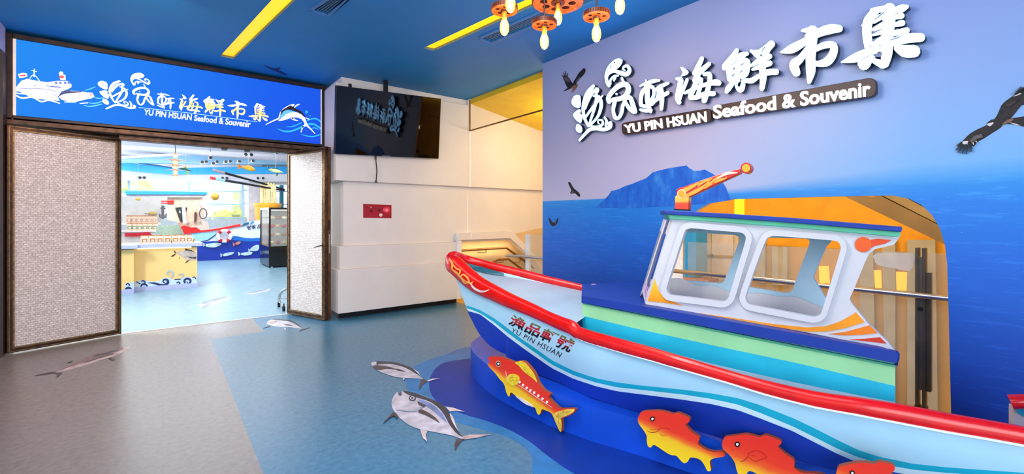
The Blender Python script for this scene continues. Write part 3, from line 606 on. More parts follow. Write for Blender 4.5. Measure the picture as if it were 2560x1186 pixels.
MB().prism([on_sign(*q, .0065) for q in ZQ([(425, 500), (450, 400), (500, 365), (560, 330), (640, 282), (690, 310), (760, 350), (860, 400), (930, 480), (985, 570), (900, 490), (800, 425), (700, 395), (600, 368), (520, 395), (470, 440)])], (0, .001, 0)).prism([on_sign(*q, .0065) for q in ZQ([(665, 560), (700, 535), (715, 560), (690, 572)])], (0, .001, 0)).prism([on_sign(*q, .0065) for q in ZQ([(885, 780), (900, 730), (940, 712), (920, 750)])], (0, .001, 0)).build('marlin_back', mat('print_black_brown', (40, 22, 36), .4, emit=.15), sg)
MB().prism([on_sign(*q, .0068) for q in ZQ([(392, 570), (440, 490), (500, 410), (580, 380), (700, 402), (780, 432), (640, 440), (560, 470), (470, 545)])], (0, .001, 0)).build('marlin_cheek', mat('print_sky', (90, 176, 232), .4, emit=.8), sg)
# ------------------------------------------------------------------ folding doors with shell mosaic panels
def shell(name, d):
    m = bpy.data.materials.new(name); t = NT(m); o = t.obj(); x, y, z = t.xyz(o)
    u = t.math('ADD', t.math('MULTIPLY', x, d.x), t.math('MULTIPLY', y, d.y)); cv = t.add('ShaderNodeCombineXYZ'); t.link(u, cv.inputs[0]); t.link(z, cv.inputs[1])
    b = t.add('ShaderNodeTexBrick'); b.inputs['Scale'].default_value = 1; b.inputs['Brick Width'].default_value = .036; b.inputs['Row Height'].default_value = .024; b.inputs['Mortar Size'].default_value = .0022
    b.inputs['Color1'].default_value = lin((250, 243, 238)); b.inputs['Color2'].default_value = lin((222, 213, 208)); b.inputs['Mortar'].default_value = lin((196, 186, 180)); t.link(cv.outputs[0], b.inputs['Vector'])
    n = t.noise(cv.outputs[0], 60, 3, .7); mm = t.add('ShaderNodeMix', data_type='RGBA', blend_type='MULTIPLY'); mm.inputs[0].default_value = .8
    t.link(b.outputs['Color'], mm.inputs[6]); t.link(t.ramp(n, [(.36, (196, 186, 180)), (.60, (255, 255, 255))]), mm.inputs[7]); t.link(mm.outputs[2], t.b.inputs['Base Color'])
    t.b.inputs['Roughness'].default_value = .5; t.bump(n, .5, .006); return m
def leaf(name, p0, p1, th, z1, rail, stile, side):
    d = (p1 - p0); d.z = 0; w = d.length; d.normalize(); n = Vector((-d.y, d.x, 0)) * side
    t = bpy.data.objects.new(name, None); COL.objects.link(t); t.location = p0; t['kind'] = 'structure'; bpy.context.view_layer.update(); WORLD[t.name] = p0.copy()
    z0 = .015; Q = lambda u, v, h: p0 + d * u + n * h + Vector((0, 0, v))
    def bar(mb, u0, u1, v0, v1, h0, h1): mb.hexa([Q(u0, v0, h0), Q(u1, v0, h0), Q(u1, v0, h1), Q(u0, v0, h1)], [Q(u0, v1, h0), Q(u1, v1, h0), Q(u1, v1, h1), Q(u0, v1, h1)])
    fr = MB(); i = stile
    bar(fr, 0, i, z0, z1, 0, th); bar(fr, w - i, w, z0, z1, 0, th); bar(fr, i, w - i, z0, z0 + rail, 0, th); bar(fr, i, w - i, z1 - rail, z1, 0, th); fr.build('frame', bronze, t, bevel=.004)
    ml = MB(); e = .014
    bar(ml, i - e, i, z0 + rail - e, z1 - rail + e, -.008, 0); bar(ml, w - i, w - i + e, z0 + rail - e, z1 - rail + e, -.008, 0); bar(ml, i, w - i, z0 + rail - e, z0 + rail, -.008, 0); bar(ml, i, w - i, z1 - rail, z1 - rail + e, -.008, 0)
    bar(ml, .012, .02, z0 + .02, z1 - .02, -.005, 0); bar(ml, w - .02, w - .012, z0 + .02, z1 - .02, -.005, 0); bar(ml, .02, w - .02, z0 + .01, z0 + .018, -.005, 0); bar(ml, .02, w - .02, z1 - .018, z1 - .01, -.005, 0)
    ml.build('moulding', bronze_lite, t)
    pn = MB(); bar(pn, i, w - i, z0 + rail, z1 - rail, .012, .03); pn.build('panel', shell('shell_mosaic_' + name, d), t)
    return t, Q, w
D1, Q1, w1 = leaf('door_1', Vector((-1.30, 7.02, 0)), Vector((-.405, 7.375, 0)), .05, 2.435, .06, .055, 1)
D2, Q2, w2 = leaf('door_2', Vector((1.47, 7.41, 0)), Vector((1.79, 6.58, 0)), .047, 2.45, .07, .06, 1)
# second leaf folded flat behind the right one
b2 = MB()
b2.hexa([Q2(.02, .015, .052), Q2(w2, .015, .052), Q2(w2, .015, .098), Q2(.02, .015, .098)], [Q2(.02, 2.45, .052), Q2(w2, 2.45, .052), Q2(w2, 2.45, .098), Q2(.02, 2.45, .098)]); b2.build('folded_leaf', mat('folded_leaf_brown', (96, 62, 40), .45, metal=.3, var=.25, vs=10), D2, bevel=.003)
h = MB(); h.tube([Q2(w2 - .045, 1.06, -.002), Q2(w2 - .045, 1.06, -.045)], .009, 8).tube([Q2(w2 - .045, 1.06, -.042), Q2(w2 - .10, 1.05, -.05), Q2(w2 - .17, 1.03, -.052)], [.009, .008, .006], 8); h.build('handle', dark_metal, D2, smooth=True)
k = MB(); k.hexa([Q2(w2, .95, .058), Q2(w2 + .004, .95, .058), Q2(w2 + .004, .95, .08), Q2(w2, .95, .08)], [Q2(w2, 1.22, .058), Q2(w2 + .004, 1.22, .058), Q2(w2 + .004, 1.22, .08), Q2(w2, 1.22, .08)]); k.build('strike_plate', steel, D2)
k = MB(); k.hexa([Q2(w2, 1.28, .055), Q2(w2 + .006, 1.28, .055), Q2(w2 + .006, 1.28, .075), Q2(w2, 1.28, .075)], [Q2(w2, 1.42, .055), Q2(w2 + .006, 1.42, .055), Q2(w2 + .006, 1.42, .075), Q2(w2, 1.42, .075)]); k.build('latch', black, D2)
# ------------------------------------------------------------------ television on its ceiling bracket
tv = thing('television', 'large black flat television hung on the white wall by the doorway', 'television', (2.6, 6.35, 2.8))
A, B_ = onY(840, 213, 6.33), onY(1103, 247, 6.30); C_, D_ = onY(1095, 397, 6.465), onY(836, 385, 6.470)
n = (B_ - A).cross(D_ - A).normalized(); n = n if n.y < 0 else -n
D_ = D_ - n * (D_ - A).dot(n); C_ = C_ - n * (C_ - A).dot(n); B_ = B_ - n * (B_ - A).dot(n)
cen = (A + B_ + C_ + D_) / 4; ins = lambda p, k: cen + (p - cen) * k
MB().prism([A, B_, C_, D_], -n * .05).build('casing', black, tv, bevel=.004)
MB().prism([ins(p, .985) + n * .0015 for p in (A, B_, C_, D_)], -n * .001).build('screen', mat('tv_screen', (2, 2, 4), .03, var=0, spec=.4), tv)
MB().prism([cen + (p - cen) * .62 - n * .05 for p in (A, B_, C_, D_)], -n * .03).build('back_box', black, tv)
br = MB(); 
c1 = A.lerp(B_, .45); br.box((c1.x - .03, c1.y + .04, c1.z - .3), (c1.x + .03, c1.y + .08, CEIL - .005)); c1 = A.lerp(B_, .13); br.box((c1.x - .02, c1.y + .05, c1.z - .2), (c1.x + .02, c1.y + .08, c1.z + .06)).box((A.x + .2, cen.y + .06, cen.z - .05), (B_.x - .25, TY - .001, cen.z + .05)); br.build('bracket', black, tv)
MB().prism([onY(x, y, 6.40) - Vector((0, .012, 0)) for x, y in ((955, 389.2), (975, 390), (975, 391.6), (955, 390.8))], (0, .004, 0)).build('badge', mat('tv_badge', (120, 120, 125), .3), tv)
cb = thing('hanging_cable', 'thin black cable with a small plug dangling below the television', 'cable', onY(940, 388, 6.5))
q = [onY(939, 386, 6.52), onY(940, 405, 6.5), onY(942, 425, 6.5), onY(941, 445, 6.5), onY(940, 452, 6.5)]
MB().tube(smooth([tuple(p) for p in q], 4, False), .008, 6).build('cord', black, cb, smooth=True)
MB().tube([onY(939, 389, 6.5), onY(939, 399, 6.5)], .016, 8).build('ferrite', black, cb); MB().tube([q[-1], q[-1] - Vector((0, 0, .03))], .017, 8).build('plug', black, cb)
# ------------------------------------------------------------------ fire call plate
fp = thing('fire_alarm_panel', 'red fire alarm panel set in the white wall under the television', 'fire alarm', onY(944, 528, TY + .08)); yv = TY + .084
oy = lambda x, y, d=0: onY(x, y, yv) - Vector((0, d, 0))
fred = mat('alarm_red', (172, 14, 26), .35, var=.08)
MB().prism([oy(908, 510), oy(979, 513), oy(979, 546), oy(908, 545)], (0, .02, 0)).build('plate', fred, fp, bevel=.003)
def disc(px, py, r, d, dep): c = oy(px, py); return MB().lathe([(r * .6, -d), (r, -d + .008), (r, dep)], c, 20, axis='Y')
disc(966, 526, .056, .016, 0).build('bell', mat('alarm_bell', (220, 44, 60), .3, var=.1), fp, smooth=True); disc(966, 526, .028, .024, 0).build('lamp', mat('alarm_lamp', (250, 110, 120), .2, emit=.25), fp, smooth=True)
disc(928, 528, .022, .012, 0).build('button', mat('alarm_button', (120, 10, 18), .3), fp, smooth=True); disc(927, 519, .014, .01, 0).build('indicator', mat('alarm_indicator', (240, 150, 140), .3), fp, smooth=True)
disc(952, 538, .026, .014, 0).build('jack', mat('alarm_jack', (236, 214, 196), .35), fp, smooth=True); disc(948, 526, .02, .008, 0).build('socket', mat('alarm_socket', (70, 10, 16), .4), fp, smooth=True)
# ------------------------------------------------------------------ gear pendants
copper = mat('gear_copper_wood', (178, 92, 34), .45, metal=.25, var=.25, vs=20); gear_edge = mat('gear_edge_dark', (84, 34, 18), .5, metal=.2, var=.2)
bulb_m = bpy.data.materials.new('edison_glass'); t = NT(bulb_m); t.b.inputs['Base Color'].default_value = lin((255, 190, 90)); t.b.inputs['Roughness'].default_value = .08; t.b.inputs['Alpha'].default_value = .32; t.b.inputs['Emission Color'].default_value = lin((255, 176, 60)); t.b.inputs['Emission Strength'].default_value = 1.6
t.link(t.ramp(t.noise(t.obj(), 30), [(.3, (255, 180, 70)), (.7, (255, 200, 110))]), t.b.inputs['Base Color'])
fil_m = mat('filament_glow', (255, 236, 190), .5, emit=9, ecol=(255, 226, 160), var=0)
def gear_poly(R, n, z):
    p = []
    for k in range(n):
        a = 2 * math.pi * k / n; w = 2 * math.pi / n
        for f, r in ((.0, .93), (.25, .93), (.32, 1), (.68, 1), (.75, .93)): p.append(Vector((R * r * math.cos(a + w * f), R * r * math.sin(a + w * f), z)))
    return p
def pendant(c, R, label, teeth=36, nh=5, cut=None):
    t = thing('gear_pendant', label, 'pendant lamp', c, 'copper gear pendants'); O = Vector(c); th = .030 * (R / .095) ** .5
    hs = []
    for k in range(nh):
        a = 2 * math.pi * (k + .3) / nh; hr = R * .15
        hs.append([O + Vector((R * .55 * math.cos(a) + hr * math.cos(b), R * .55 * math.sin(a) + hr * math.sin(b), 0)) for b in [2 * math.pi * j / 12 for j in range(12)]])
    MB().prism([O + p for p in gear_poly(R, teeth, 0)], (0, 0, th), hs, m=0, ms=1).build('gear', [copper, gear_edge], t)
    MB().lathe([(R * .96, -.0), (R * .96, -.007), (R * .80, -.007), (R * .80, -.0)], O, 40, caps=False).build('rim', copper, t, smooth=True)
    MB().lathe([(R * .26, 0), (R * .26, -.008), (.022, -.012), (.022, .05), (.012, .06)], O, 20).build('hub', gear_edge, t, smooth=True)
    MB().lathe([(.017, -.012), (.019, -.05), (.016, -.055)], O, 16).build('socket', mat('amber_socket', (220, 140, 40), .35, metal=.4), t, smooth=True)
    MB().tube([O + Vector((0, 0, .05)), Vector((O.x, O.y, CEIL))], .006, 6).build('cord', mat('brown_cord', (52, 28, 20), .6), t)
    b = MB().lathe([(.015, -.050), (.018, -.066), (.029, -.092), (.033, -.118), (.030, -.148), (.019, -.168), (.006, -.176)], O, 18).build('bulb', bulb_m, t, smooth=True)
    fl = MB()
    for k in range(5):
        a = 2 * math.pi * k / 5; x, y = math.cos(a), math.sin(a); fl.tube([O + Vector((x * .006, y * .006, -.07)), O + Vector((x * .017, y * .017, -.11)), O + Vector((x * .010, y * .010, -.152))], .0042, 5)
    fl.build('filament', fil_m, b)
    l = bpy.data.lights.new('bulb_light', 'POINT'); l.energy = 5.5; l.color = (1, .72, .38); l.shadow_soft_size = .03
    lo = bpy.data.objects.new('bulb_light', l); COL.objects.link(lo); lo.parent = t; lo.location = (0, 0, -.2)
    return t
for (px, py, d, R, lb) in ((1261, 26, 3.15, .094, 'small copper gear pendant in front of the shorter yellow light strip, left of the cluster'), (1361, 63, 3.3, .093, 'lowest small copper gear pendant, just under the big gear'),
                           (1491, 42, 3.15, .094, 'small copper gear pendant standing clear, nearest the mural'), (1395, 6, 3.5, .203, 'big copper gear pendant in the middle of the cluster')):
    pendant(atD(px, py, d), R, lb, 36 if R < .15 else 56, 5 if R < .15 else 8)
pendant(atD(1276, -38, 2.85), .088, 'copper gear pendant above the left small gear, cut by the top edge'); pendant(atD(1550, -30, 3.0), .094, 'copper gear pendant nearest the big sign character, only its bulb in view')
# ------------------------------------------------------------------ floor stickers
ff_ = lambda x, y, h: onZ(x, y, .0004 + h)
silver = mat('fish_silver', (200, 196, 206), .4, var=.14, vs=9); silver_p = mat('fish_pinkish', (196, 172, 170), .4, var=.16, vs=12); fdark = mat('fish_dark_back', (44, 50, 66), .4, var=.3, vs=14); ffin = mat('fish_fin_brown', (74, 62, 64), .4, var=.25, vs=20); fpale = mat('fish_pale_fin', (226, 208, 206), .4, var=.08); fblue = mat('fish_blue_sheen', (120, 142, 196), .4, var=.15); fgrey = mat('fish_faint_grey', (168, 176, 190), .4, var=.12, vs=12); fgrey2 = mat('fish_faint_dark', (122, 134, 152), .4, var=.15)
fwhite = mat('fish_white', (240, 236, 240), .4)
def circ(x, y, r, ry=None): return [(x + r * math.cos(a), y + (ry or r) * math.sin(a)) for a in [2 * math.pi * k / 14 for k in range(14)]]
def wave_sticker(name, label, pts, m, h): o = MB().prism([onZ(*p, h) for p in smooth(pts, 4)], (0, 0, -h + .0002)).build(name, m); tag(o, label, 'floor sticker')
wave_sticker('wave_sticker', 'lighter blue wave shape stuck on the floor around the boat base', [(1182, 868), (1110, 888), (1052, 908), (1022, 932), (1018, 972), (1060, 1000), (1100, 1040), (1160, 1062), (1240, 1083), (1300, 1110), (1330, 1143), (1346, 1196), (1500, 1230), (1800, 1230), (1800, 1100), (1450, 1000), (1300, 900)], mat('wave_mid_blue', (42, 122, 184), .4, var=.08, vs=7, spec=.35), .0012)
wave_sticker('wave_sticker', 'dark navy wave shape stuck on the floor under the boat base', [(1200, 896), (1150, 900), (1104, 910), (1080, 935), (1073, 965), (1082, 992), (1105, 1012), (1160, 1036), (1220, 1054), (1275, 1076), (1325, 1105), (1372, 1142), (1435, 1184), (1520, 1215), (1620, 1228), (1800, 1230), (1900, 1190), (1450, 1000), (1300, 900)], mat('wave_navy', (14, 54, 150), .45, var=.06, vs=6, spec=.2), .0022)
Z = lambda p: zoom(p, 900, 880, .2277)
decal('fish_sticker', 'largest silver tuna stuck on the floor by the boat base', 'floor sticker', [(Z([(410, 445), (360, 510), (348, 560), (355, 620), (400, 690), (470, 760), (560, 820), (660, 855), (800, 882), (900, 902), (1000, 922), (1110, 960), (1150, 965), (1135, 940), (1080, 880), (1030, 770), (980, 670), (900, 585), (800, 530), (700, 487), (600, 455), (470, 435), (450, 480), (432, 470)]), silver),
    (Z([(470, 435), (600, 455), (800, 530), (910, 590), (980, 670), (1030, 770), (1080, 880), (1135, 945), (1060, 900), (980, 800), (920, 690), (850, 610), (760, 550), (640, 512), (540, 480)]), fdark), (Z([(640, 525), (760, 560), (850, 625), (920, 710), (960, 790), (900, 740), (800, 650), (700, 590)]), fblue),
    (Z([(1120, 930), (1200, 915), (1440, 912), (1300, 945), (1150, 968)]), silver_p), (Z([(1060, 962), (1145, 958), (1080, 1020), (1045, 1092), (1036, 1030)]), ffin), (Z([(940, 605), (1030, 620), (1155, 665), (1050, 652), (985, 660)]), fpale), (Z([(985, 680), (1020, 720), (1060, 830), (1085, 880), (1040, 820), (1000, 740)]), fpale),
    (Z([(650, 635), (720, 655), (820, 720), (875, 785), (800, 740), (700, 690), (645, 672)]), ffin), (Z([(660, 855), (740, 875), (722, 920), (735, 990), (690, 950)]), fpale), (Z([(370, 668), (412, 700), (412, 738), (362, 708), (255, 785), (310, 725)]), ffin), (Z([(400, 640), (520, 640), (640, 620), (700, 590), (640, 650), (520, 660)]), fgrey), (Z([(415, 450), (440, 470), (455, 440), (450, 482), (428, 476)]), fdark), (Z(circ(575, 512, 38, 28)), fdark), (Z(circ(575, 512, 24, 18)), fwhite), (Z(circ(575, 512, 15, 12)), fdark), (Z([(630, 545), (720, 590), (700, 610), (640, 575)]), ffin)], ff_, 'fish stickers on the lobby floor', .0006)
bpy.data.objects['fish_sticker'].location.z += .0024
o = decal('fish_sticker', 'smaller silver tuna sticker lying just above the largest tuna', 'floor sticker', [(Z([(122, 125), (180, 110), (300, 113), (420, 128), (520, 163), (600, 208), (660, 270), (695, 308), (640, 298), (520, 292), (400, 282), (280, 247), (190, 208), (140, 165)]), silver), (Z([(180, 108), (300, 110), (420, 126), (530, 163), (610, 208), (675, 280), (610, 242), (530, 195), (430, 155), (300, 135), (210, 140)]), fdark), (Z([(140, 160), (190, 150), (330, 170), (380, 200), (300, 190), (220, 205), (180, 200)]), ffin), (Z([(360, 185), (430, 190), (505, 225), (420, 212)]), ffin), (Z([(680, 302), (740, 325), (690, 360), (662, 410), (645, 402), (660, 345)]), ffin), (Z([(735, 320), (800, 297), (885, 297), (800, 312), (750, 330)]), fpale), (Z([(575, 180), (640, 225), (670, 275), (620, 225)]), fpale), (Z([(470, 290), (500, 295), (475, 318)]), fpale), (Z(circ(190, 135, 12, 8)), fdark)], ff_, 'fish stickers on the lobby floor', .0006)
o.location.z += .0024
Z = lambda p: zoom(p, 60, 840, .1172)
decal('fish_sticker', 'long slim brownish fish sticker in front of the left door leaf', 'floor sticker', [(Z([(2270, 238), (2100, 243), (1900, 290), (1650, 350), (1400, 420), (1150, 540), (900, 660), (670, 785), (800, 768), (1050, 703), (1300, 643), (1600, 533), (1900, 440), (2120, 345)]), silver_p), (Z([(2100, 243), (1900, 290), (1650, 350), (1400, 420), (1150, 540), (900, 660), (760, 740), (1000, 660), (1300, 570), (1500, 500), (1850, 390), (2080, 310)]), mat('fish_rosy_grey', (138, 112, 112), .4, var=.2, vs=14)), (Z([(1480, 430), (1800, 345), (2000, 300), (1960, 330), (1700, 400), (1520, 450)]), fdark), (Z([(1300, 560), (1500, 495), (1850, 385), (1900, 395), (1600, 480), (1400, 545)]), ffin), (Z([(235, 850), (400, 806), (600, 768), (685, 790), (600, 802), (400, 832)]), ffin), (Z([(660, 795), (815, 785), (750, 850), (685, 890), (720, 830)]), ffin), (Z([(1790, 475), (1850, 455), (1935, 495), (1905, 535)]), ffin), (Z([(920, 575), (1040, 525), (1010, 560)]), ffin)], ff_, 'fish stickers on the lobby floor', .0006)
Z = lambda p: zoom(p, 480, 700, .12648)
decal('fish_sticker', 'pale tuna sticker on the floor by the right door leaf', 'floor sticker', [(Z([(1475, 865), (1560, 790), (1700, 778), (1900, 798), (2050, 850), (2130, 910), (2175, 965), (2050, 952), (1900, 935), (1750, 932), (1600, 912)]), silver), (Z([(1570, 785), (1700, 773), (1900, 793), (2060, 848), (2175, 955), (2080, 905), (1950, 835), (1750, 802)]), fdark), (Z([(1790, 865), (1900, 878), (2005, 912), (1850, 898)]), ffin), (Z([(1800, 950), (1845, 948), (1865, 1005)]), fpale), (Z([(2115, 1025), (2170, 970), (2330, 943), (2200, 990)]), ffin), (Z([(1405, 955), (1520, 905), (1550, 922)]), ffin), (Z([(1500, 850), (1580, 800), (1680, 810), (1600, 860)]), silver_p)], ff_, 'fish stickers on the lobby floor', .0006)
decal('fish_sticker', 'faint pale fish sticker beyond the threshold strip, nearest the counter', 'floor sticker', [(Z([(60, 480), (150, 490), (200, 440), (400, 390), (600, 345), (720, 328), (775, 370), (740, 402), (600, 452), (450, 502), (300, 548), (200, 575), (150, 530)]), fgrey), (Z([(200, 440), (400, 390), (600, 345), (700, 332), (600, 372), (400, 420), (250, 470)]), fgrey2), (Z([(180, 560), (330, 470), (360, 462), (250, 560)]), fgrey2)], ff_, 'fish stickers on the shop floor', .0006)
decal('fish_sticker', 'farther faint fish sticker on the shop floor, beside the right door leaf', 'floor sticker', [(Z([(1090, 312), (1105, 262), (1250, 230), (1480, 180), (1555, 173), (1522, 222), (1350, 262), (1200, 292), (1120, 300)]), fgrey), (Z([(1120, 258), (1250, 230), (1470, 184), (1400, 212), (1250, 250)]), fgrey2)], ff_, 'fish stickers on the shop floor', .0006)
# ================================================================== display boat
from mathutils.bvhtree import BVHTree
def fade_dir(name, d, stops, lo, hi, rough=.35, coat=.2, soft=.10):      # sprayed colour across a painted piece, in its own coordinates
    m = bpy.data.materials.new(name); t = NT(m); o = t.obj(); q = t.xyz(o); d = Vector(d).normalized()
    v = t.math('ADD', t.math('ADD', t.math('MULTIPLY', q[0], d.x), t.math('MULTIPLY', q[1], d.y)), t.math('MULTIPLY', q[2], d.z))
    f = t.math('DIVIDE', t.math('SUBTRACT', v, lo), hi - lo, clamp=True)
    f = t.math('ADD', f, t.math('MULTIPLY', t.math('SUBTRACT', t.noise(o, 16), .5), soft), clamp=True)
    t.link(t.ramp(f, stops), t.b.inputs['Base Color']); t.b.inputs['Roughness'].default_value = rough; t.b.inputs['Coat Weight'].default_value = coat; return m
BOAT = Vector((2.6, 2.0, .23))
boat = thing('fishing_boat', 'painted display fishing boat with red rail and white cabin before the mural', 'boat', BOAT)
railY = [(1128, 655), (1150, 675), (1178, 700), (1201, 716), (1235, 733), (1269, 750), (1302, 764), (1336, 779), (1370, 795), (1404, 810), (1430, 820), (1444, 832), (1471, 842), (1505, 852), (1572, 871), (1640, 890), (1700, 908), (1816, 942), (1915, 971), (2035, 1000), (2145, 1018), (2254, 1037), (2363, 1058), (2473, 1077), (2560, 1093), (2760, 1130)]
railD = [(1128, 4.15), (1178, 3.95), (1235, 3.72), (1302, 3.48), (1370, 3.25), (1430, 3.06), (1505, 2.88), (1600, 2.68), (1700, 2.50), (1816, 2.34), (1915, 2.21), (2035, 2.085), (2145, 1.99), (2254, 1.92), (2363, 1.86), (2560, 1.76), (2760, 1.67)]
botY = [(1124, 672), (1134, 690), (1144, 704), (1152, 732), (1162, 759), (1172, 786), (1180, 802), (1190, 822), (1203, 843), (1222, 863), (1245, 878), (1267, 888), (1269, 906), (1387, 953), (1480, 996), (1597, 1031), (1700, 1064), (1806, 1098), (1900, 1126), (2000, 1156), (2200, 1205), (2560, 1290), (2760, 1330)]
botD = [(1124, 4.16), (1144, 4.10), (1180, 3.98), (1222, 3.84), (1267, 3.72), (1387, 3.37), (1480, 3.05), (1597, 2.83), (1700, 2.65), (1806, 2.485), (1900, 2.36), (2000, 2.245), (2200, 2.07), (2560, 1.84), (2760, 1.75)]
L1 = [(1100, 752), (1176, 767), (1201, 776), (1235, 796), (1269, 821), (1302, 847), (1336, 870), (1379, 901), (1434, 928), (1488, 946), (1543, 957), (1598, 964), (1707, 975), (1778, 984), (1844, 996), (1898, 1013), (1980, 1045), (2035, 1071), (2090, 1099), (2145, 1126), (2199, 1143), (2281, 1160), (2363, 1169), (2445, 1175), (2560, 1183), (2760, 1200)]
L2 = [(1100, 758), (1178, 774), (1201, 784), (1235, 806), (1269, 833), (1302, 857), (1336, 881), (1379, 912), (1434, 939), (1488, 957), (1543, 969), (1598, 975), (1707, 987), (1778, 998), (1844, 1012), (1898, 1032), (1980, 1066), (2035, 1093), (2090, 1121), (2145, 1144), (2199, 1160), (2281, 1175), (2363, 1183), (2560, 1196), (2760, 1215)]
L3 = [(1100, 762), (1180, 781), (1201, 787), (1235, 813), (1269, 842), (1302, 867), (1336, 891), (1379, 921), (1434, 948), (1488, 966), (1543, 979), (1598, 986), (1707, 1000), (1778, 1011), (1844, 1026), (1898, 1046), (1980, 1078), (2035, 1106), (2090, 1134), (2145, 1158), (2199, 1175), (2281, 1190), (2560, 1212), (2760, 1230)]
def hull_p(x, y):
    a, b = interp(railY, x), interp(botY, x); t = 0 if b - a < 1 else min(1.2, max(0, (y - a) / (b - a)))
    bul = -.035 * math.sin(math.pi * min(1, max(0, t))) * min(1, max(0, (x - 1150) / 150))
    return atD(x, y, interp(railD, x) * (1 - t) + interp(botD, x) * t + bul)
hb = MB(); xs = [1124 + 4 * k for k in range(36)] + [1268, 1269.5] + [1275 + 12 * k for k in range(124)]
prev = None
for x in xs:
    top, bot = interp(railY, x), interp(botY, x); br_ = [top, interp(L1, x), interp(L2, x), interp(L3, x), bot]
    for k in range(1, 5): br_[k] = max(br_[k - 1], min(br_[k], bot))
    br_[4] = max(bot, br_[3]); n = [5, 1, 1, 6]; row = []; mi = []
    for k in range(4):
        for j in range(n[k]): row.append(hull_p(x, br_[k] + (br_[k + 1] - br_[k]) * j / n[k])); mi.append(k)
    row.append(hull_p(x, br_[4])); i = len(hb.v); hb.v += row
    if prev is not None:
        for k in range(len(row) - 1): hb.f.append((prev + k, i + k, i + k + 1, prev + k + 1)); hb.m.append(mi[k])
    prev = i
hull = hb.build('hull', [pale, teal, palew, hull_blue], boat, smooth=True, recalc=False)
hull_bvh = BVHTree.FromPolygons([tuple(v) for v in hb.v], hb.f)
# far side of the hull
farP = [(1136, 643, 4.22), (1165, 650, 4.30), (1201, 659, 4.30), (1235, 668, 4.26), (1302, 684, 4.19), (1370, 701, 4.10), (1457, 721, 3.99)]
far = [atD(*p) for p in farP] + [Vector((3.12, 2.3, .76)), Vector((3.28, 1.8, .72))]
fh = MB(); 
lowf = [atD(1142, 702, 4.11), atD(1168, 775, 4.03), atD(1190, 822, 3.95), atD(1222, 863, 3.85), atD(1262, 887, 3.75), Vector((2.5, 2.72, .24)), Vector((2.7, 2.45, .24)), Vector((2.9, 2.1, .24)), Vector((3.1, 1.7, .24))]
for k in range(len(far) - 1): fh.face([far[k], far[k + 1], lowf[k + 1], lowf[k]])
fh.build('far_hull_side', pale, boat, smooth=True)
# rail: one moulding running round the bow
nearP = [(x, interp(railY, x), interp(railD, x)) for x in (2740, 2560, 2473, 2363, 2254, 2145, 2035, 1915, 1816, 1700, 1640, 1572, 1505, 1471, 1447, 1440, 1430, 1404, 1370, 1336, 1302, 1269, 1235, 1201, 1178, 1155, 1138)]
ryt = [(1128, .092), (1178, .088), (1235, .070), (1302, .056), (1370, .048), (1432, .050), (1446, .044), (1572, .044), (1816, .036), (2035, .040), (2254, .044), (2740, .038)]
path = [atD(*p) for p in nearP]; ry = [interp(ryt, p[0]) for p in nearP]
bowp = [(1130, 660, 4.16), (1127, 652, 4.19)]; path += [atD(*p) for p in bowp]; ry += [.085, .07]
path += far[:7]; ry += [.055, .045, .042, .042, .042, .038, .032]
sp = smooth([tuple(p) + (r,) for p, r in zip(path, ry)], 3, False)
rb = MB().tube([p[:3] for p in sp], [p[3] * .72 for p in sp], 14, ry=[p[3] for p in sp], up=(0, 0, 1)); rail = rb.build('rail', red, boat, smooth=True)
rail_bvh = BVHTree.FromPolygons([tuple(v) for v in rb.v], rb.f)
def cast(bvh, x, y, lift=.003):
    d = ray(x, y).normalized(); h = bvh.ray_cast(CAM, d)
    return (h[0] - d * lift) if h[0] is not None else None
def on_hull(x, y, lift=.003): return cast(hull_bvh, x, y, lift) or hull_p(x, y)
def on_rail(x, y, lift=.003): return cast(rail_bvh, x, y, lift) or atD(x, y, interp(railD, x) - .07)
# pale bead under the rail
MB().tube([atD(p[0], p[1] + ri * F / p[2] * .9 , p[2] - .02) for p, ri in zip(nearP, ry)][:-4], .006, 6).build('bead', palew, boat, smooth=True)
# foredeck
dk = MB(); xsn = [(2.20, 2.15, .735), (2.22, 2.5, .76), (2.22, 2.75, .785), (2.21, 3.05, .82), (2.19, 3.35, .885), (2.17, 3.62, .95)]
fx = [(2.36, 2.20, .757), None]
nd = [Vector(p) for p in xsn]; fd = [atD(1457, 729, 3.97), atD(1403, 717, 4.04), atD(1336, 703, 4.12), atD(1280, 694, 4.16), atD(1215, 684, 4.22), atD(1150, 668, 4.24)]
fd[0] = atD(1462, 731, 3.96)
for k in range(5): dk.face([nd[k], fd[k], fd[k + 1], nd[k + 1]])
dk.face([nd[0], Vector((2.36, 2.20, .757)), fd[0]]); dk.build('foredeck', deck_grey, boat, smooth=True)
bw = MB(); a = [atD(1157, 657, 4.25), atD(1201, 669, 4.27), atD(1262, 690, 4.2)]; b = [atD(1160, 662, 4.24), atD(1180, 678, 4.2), atD(1256, 691.5, 4.19)]
MB().prism([atD(1156, 656, 4.22), atD(1201, 667, 4.24), atD(1259, 684, 4.17), atD(1260, 690.5, 4.16), atD(1215, 683, 4.19), atD(1172, 671, 4.21)], (.012, .012, 0)).build('bow_knee', mat('deep_teal', (12, 92, 112), .4, var=.1), boat)
